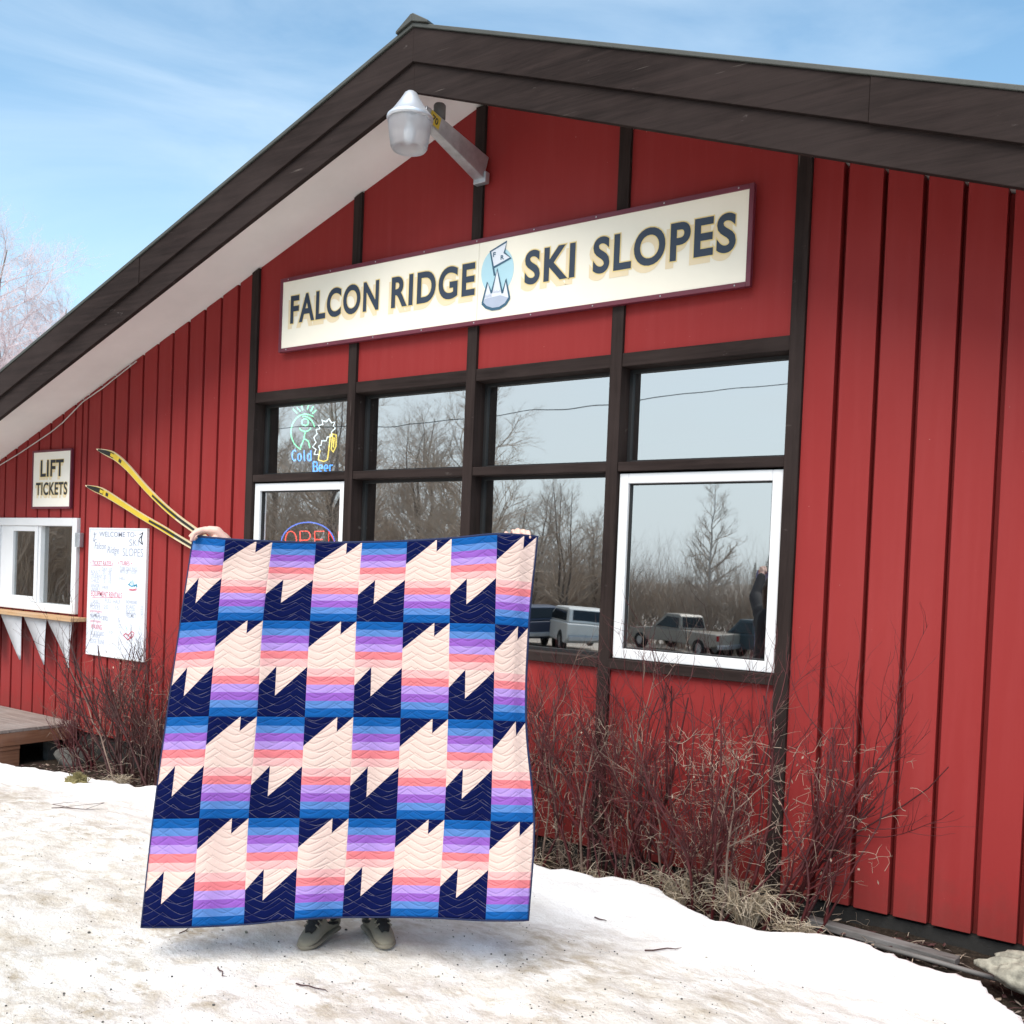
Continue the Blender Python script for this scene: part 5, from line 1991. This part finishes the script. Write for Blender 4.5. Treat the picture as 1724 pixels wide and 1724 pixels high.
# ------------------------------------------------------------------ parked vehicles across the lot
def vehicle(name, loc, rz, col, label, kind='pickup'):
    paint = simple(name + '_paint', col, .3, .06, 2)
    t = thing(name, (0, 0, 0), label, 'car' if kind != 'pickup' else 'pickup truck', 'vehicles parked across the lot')
    W2 = .95
    if kind == 'pickup':
        low = [(-2.75, .55), (-2.75, 1.05), (-.55, 1.08), (1.15, 1.08), (2.55, 1.0), (2.75, .85), (2.75, .5), (2.3, .42), (-2.3, .42)]
        cab = [(-.62, 1.081), (-.50, 1.70), (-.35, 1.78), (.55, 1.78), (1.25, 1.081)]
        gl = [(-.42, 1.14), (-.36, 1.62), (.48, 1.64), (.98, 1.14)]
        wx = (-1.75, 1.78)
    else:
        low = [(-2.3, .5), (-2.35, 1.0), (-2.2, 1.05), (1.1, 1.05), (2.2, .95), (2.35, .8), (2.35, .45), (2., .36), (-2., .36)]
        cab = [(-2.28, 1.051), (-2.0, 1.62), (-1.7, 1.70), (.2, 1.70), (1.15, 1.051)]
        gl = [(-1.95, 1.12), (-1.75, 1.55), (.12, 1.58), (.85, 1.12)]
        wx = (-1.4, 1.42)
    mb_ = MB()
    mb_.prism(low, -W2, W2)
    n0 = len(mb_.v)
    mb_.prism(cab, -W2 + .06, W2 - .06)
    for i in range(n0, len(mb_.v)):
        x, y, z = mb_.v[i]
        mb_.v[i] = (x, y * (1 - .16 * max(0, (z - 1.08)) / .7), z)
    mb_.build('body', paint, t, bevel=.05)
    for (xa_, za_), (xb_, zb_) in ((cab[0], cab[1]), (cab[4], cab[3])):
        mb_ = MB()
        vs_ = []
        for t_, yy in ((.18, .74), (.92, .66)):
            for sg in (-1, 1):
                x_, z_ = xa_ + (xb_ - xa_) * t_, za_ + (zb_ - za_) * t_
                o_ = -.012 if xa_ < xb_ and xa_ < 0 else .012
                vs_ += [(x_ + o_, sg * yy, z_ + .012), (x_ - o_, sg * yy, z_ - .012)]
        mb_.add(vs_, [(0, 2, 6, 4), (1, 5, 7, 3), (0, 4, 5, 1), (2, 3, 7, 6), (0, 1, 3, 2), (4, 6, 7, 5)])
        mb_.build('windscreen' if xa_ > 0 else 'rear_window', M['carglass'], t)
    for s_ in (-1, 1):
        mb_ = MB()
        mb_.prism(gl, s_ * (W2 - .135), s_ * (W2 - .052))
        for i in range(len(mb_.v)):
            x, y, z = mb_.v[i]
            mb_.v[i] = (x, y * (1 - .15 * max(0, (z - 1.08)) / .7), z)
        mb_.build('side_window', M['carglass'], t)
        for x in wx:
            mb_ = MB()
            mb_.lathe([(.20, -.10), (.34, -.10), (.37, -.07), (.37, .07), (.34, .10), (.20, .10)], (x, s_ * (W2 - .07), .37), 22, 1)
            tyre = mb_.build('tyre', M['tyre'], t, smooth=True)
            mb_ = MB()
            mb_.lathe([(.0, .08), (.06, .085), (.205, .06), (.205, -.06), (.0, -.07)], (x, s_ * (W2 - .06), .37), 18, 1)
            mb_.build('rim', M['rim'], tyre)
    for y in (-.68, .68):
        mb_ = MB()
        mb_.box(low[5][0] - .12, low[5][0] + .012, y - .16, y + .16, .74, .90)
        mb_.build('headlight', M['lampglass'], t, bevel=.02)
        mb_ = MB()
        mb_.box(low[0][0] - .015, low[0][0] + .08, y * 1.25 - .07, y * 1.25 + .07, .75, .99)
        mb_.build('tail_light', M['tail'], t, bevel=.01)
    mb_ = MB()
    mb_.box(low[5][0] - .05, low[5][0] + .07, -.9, .9, .44, .60)
    mb_.box(low[0][0] - .08, low[0][0] + .03, -.9, .9, .44, .60)
    mb_.build('bumper', M['rim'], t, bevel=.03)
    t.location = loc
    t.rotation_euler = (0, 0, rz)
    return t


def gz(x, y):
    return snow_z(x, y)


for nm, x, y, rz, col, lab, kd in (('pickup_truck', -13.3, -37., 3.45, (.30, .27, .23), 'tan pickup truck mirrored in the white framed window', 'pickup'),
                                  ('pickup_truck', -9.9, -37.5, 3.5, (.05, .07, .08), 'dark pickup truck behind the tan one in the mirrored lot', 'pickup'),
                                  ('parked_car', -12.2, -25.5, 3.9, (.66, .66, .64), 'white sport utility car mirrored right of the quilt edge', 'suv'),
                                  ('parked_car', -15.0, -26.5, 4.0, (.03, .045, .09), 'dark blue car mirrored behind the quilt edge', 'suv')):
    vehicle(nm, (x, y, gz(x, y)), rz, col, lab, kd)

# overhead wires across the lot
for k, (za, zb, sag, lab) in enumerate(((7.6, 7.9, 1.1, 'upper overhead wire mirrored in the top windows'), (7.0, 7.1, 1.3, 'lower overhead wire mirrored in the top windows'))):
    mb = MB()
    pts = []
    for i in range(41):
        t = i / 40
        pts.append(Vector((-34 + 52 * t, -13. - 2 * k + 2 * t, za + (zb - za) * t - sag * 4 * t * (1 - t))))
    mb.tube(pts, .011, 5)
    tag(mb.build('overhead_wire', M['wire'], loc=pts[0]), lab, 'wire', 'overhead wires')
for k, (x, y, lab) in enumerate(((-34.2, -14.0, 'left wooden pole carrying the overhead wires'), (18.2, -12.0, 'right wooden pole carrying the overhead wires'))):
    mb = MB()
    mb.tube([(x, y, -.2), (x, y, 8.6)], [.15, .11], 12)
    p_ = thing('utility_pole', (x, y, 0), lab, 'pole', 'poles of the overhead wires')
    mb.build('pole', M['bark'], p_, smooth=True)
    mb = MB()
    mb.box(x - .06, x + .06, y - 1.3, y + 1.3, 7.85, 7.98)
    mb.build('crossarm', M['bark'], p_)
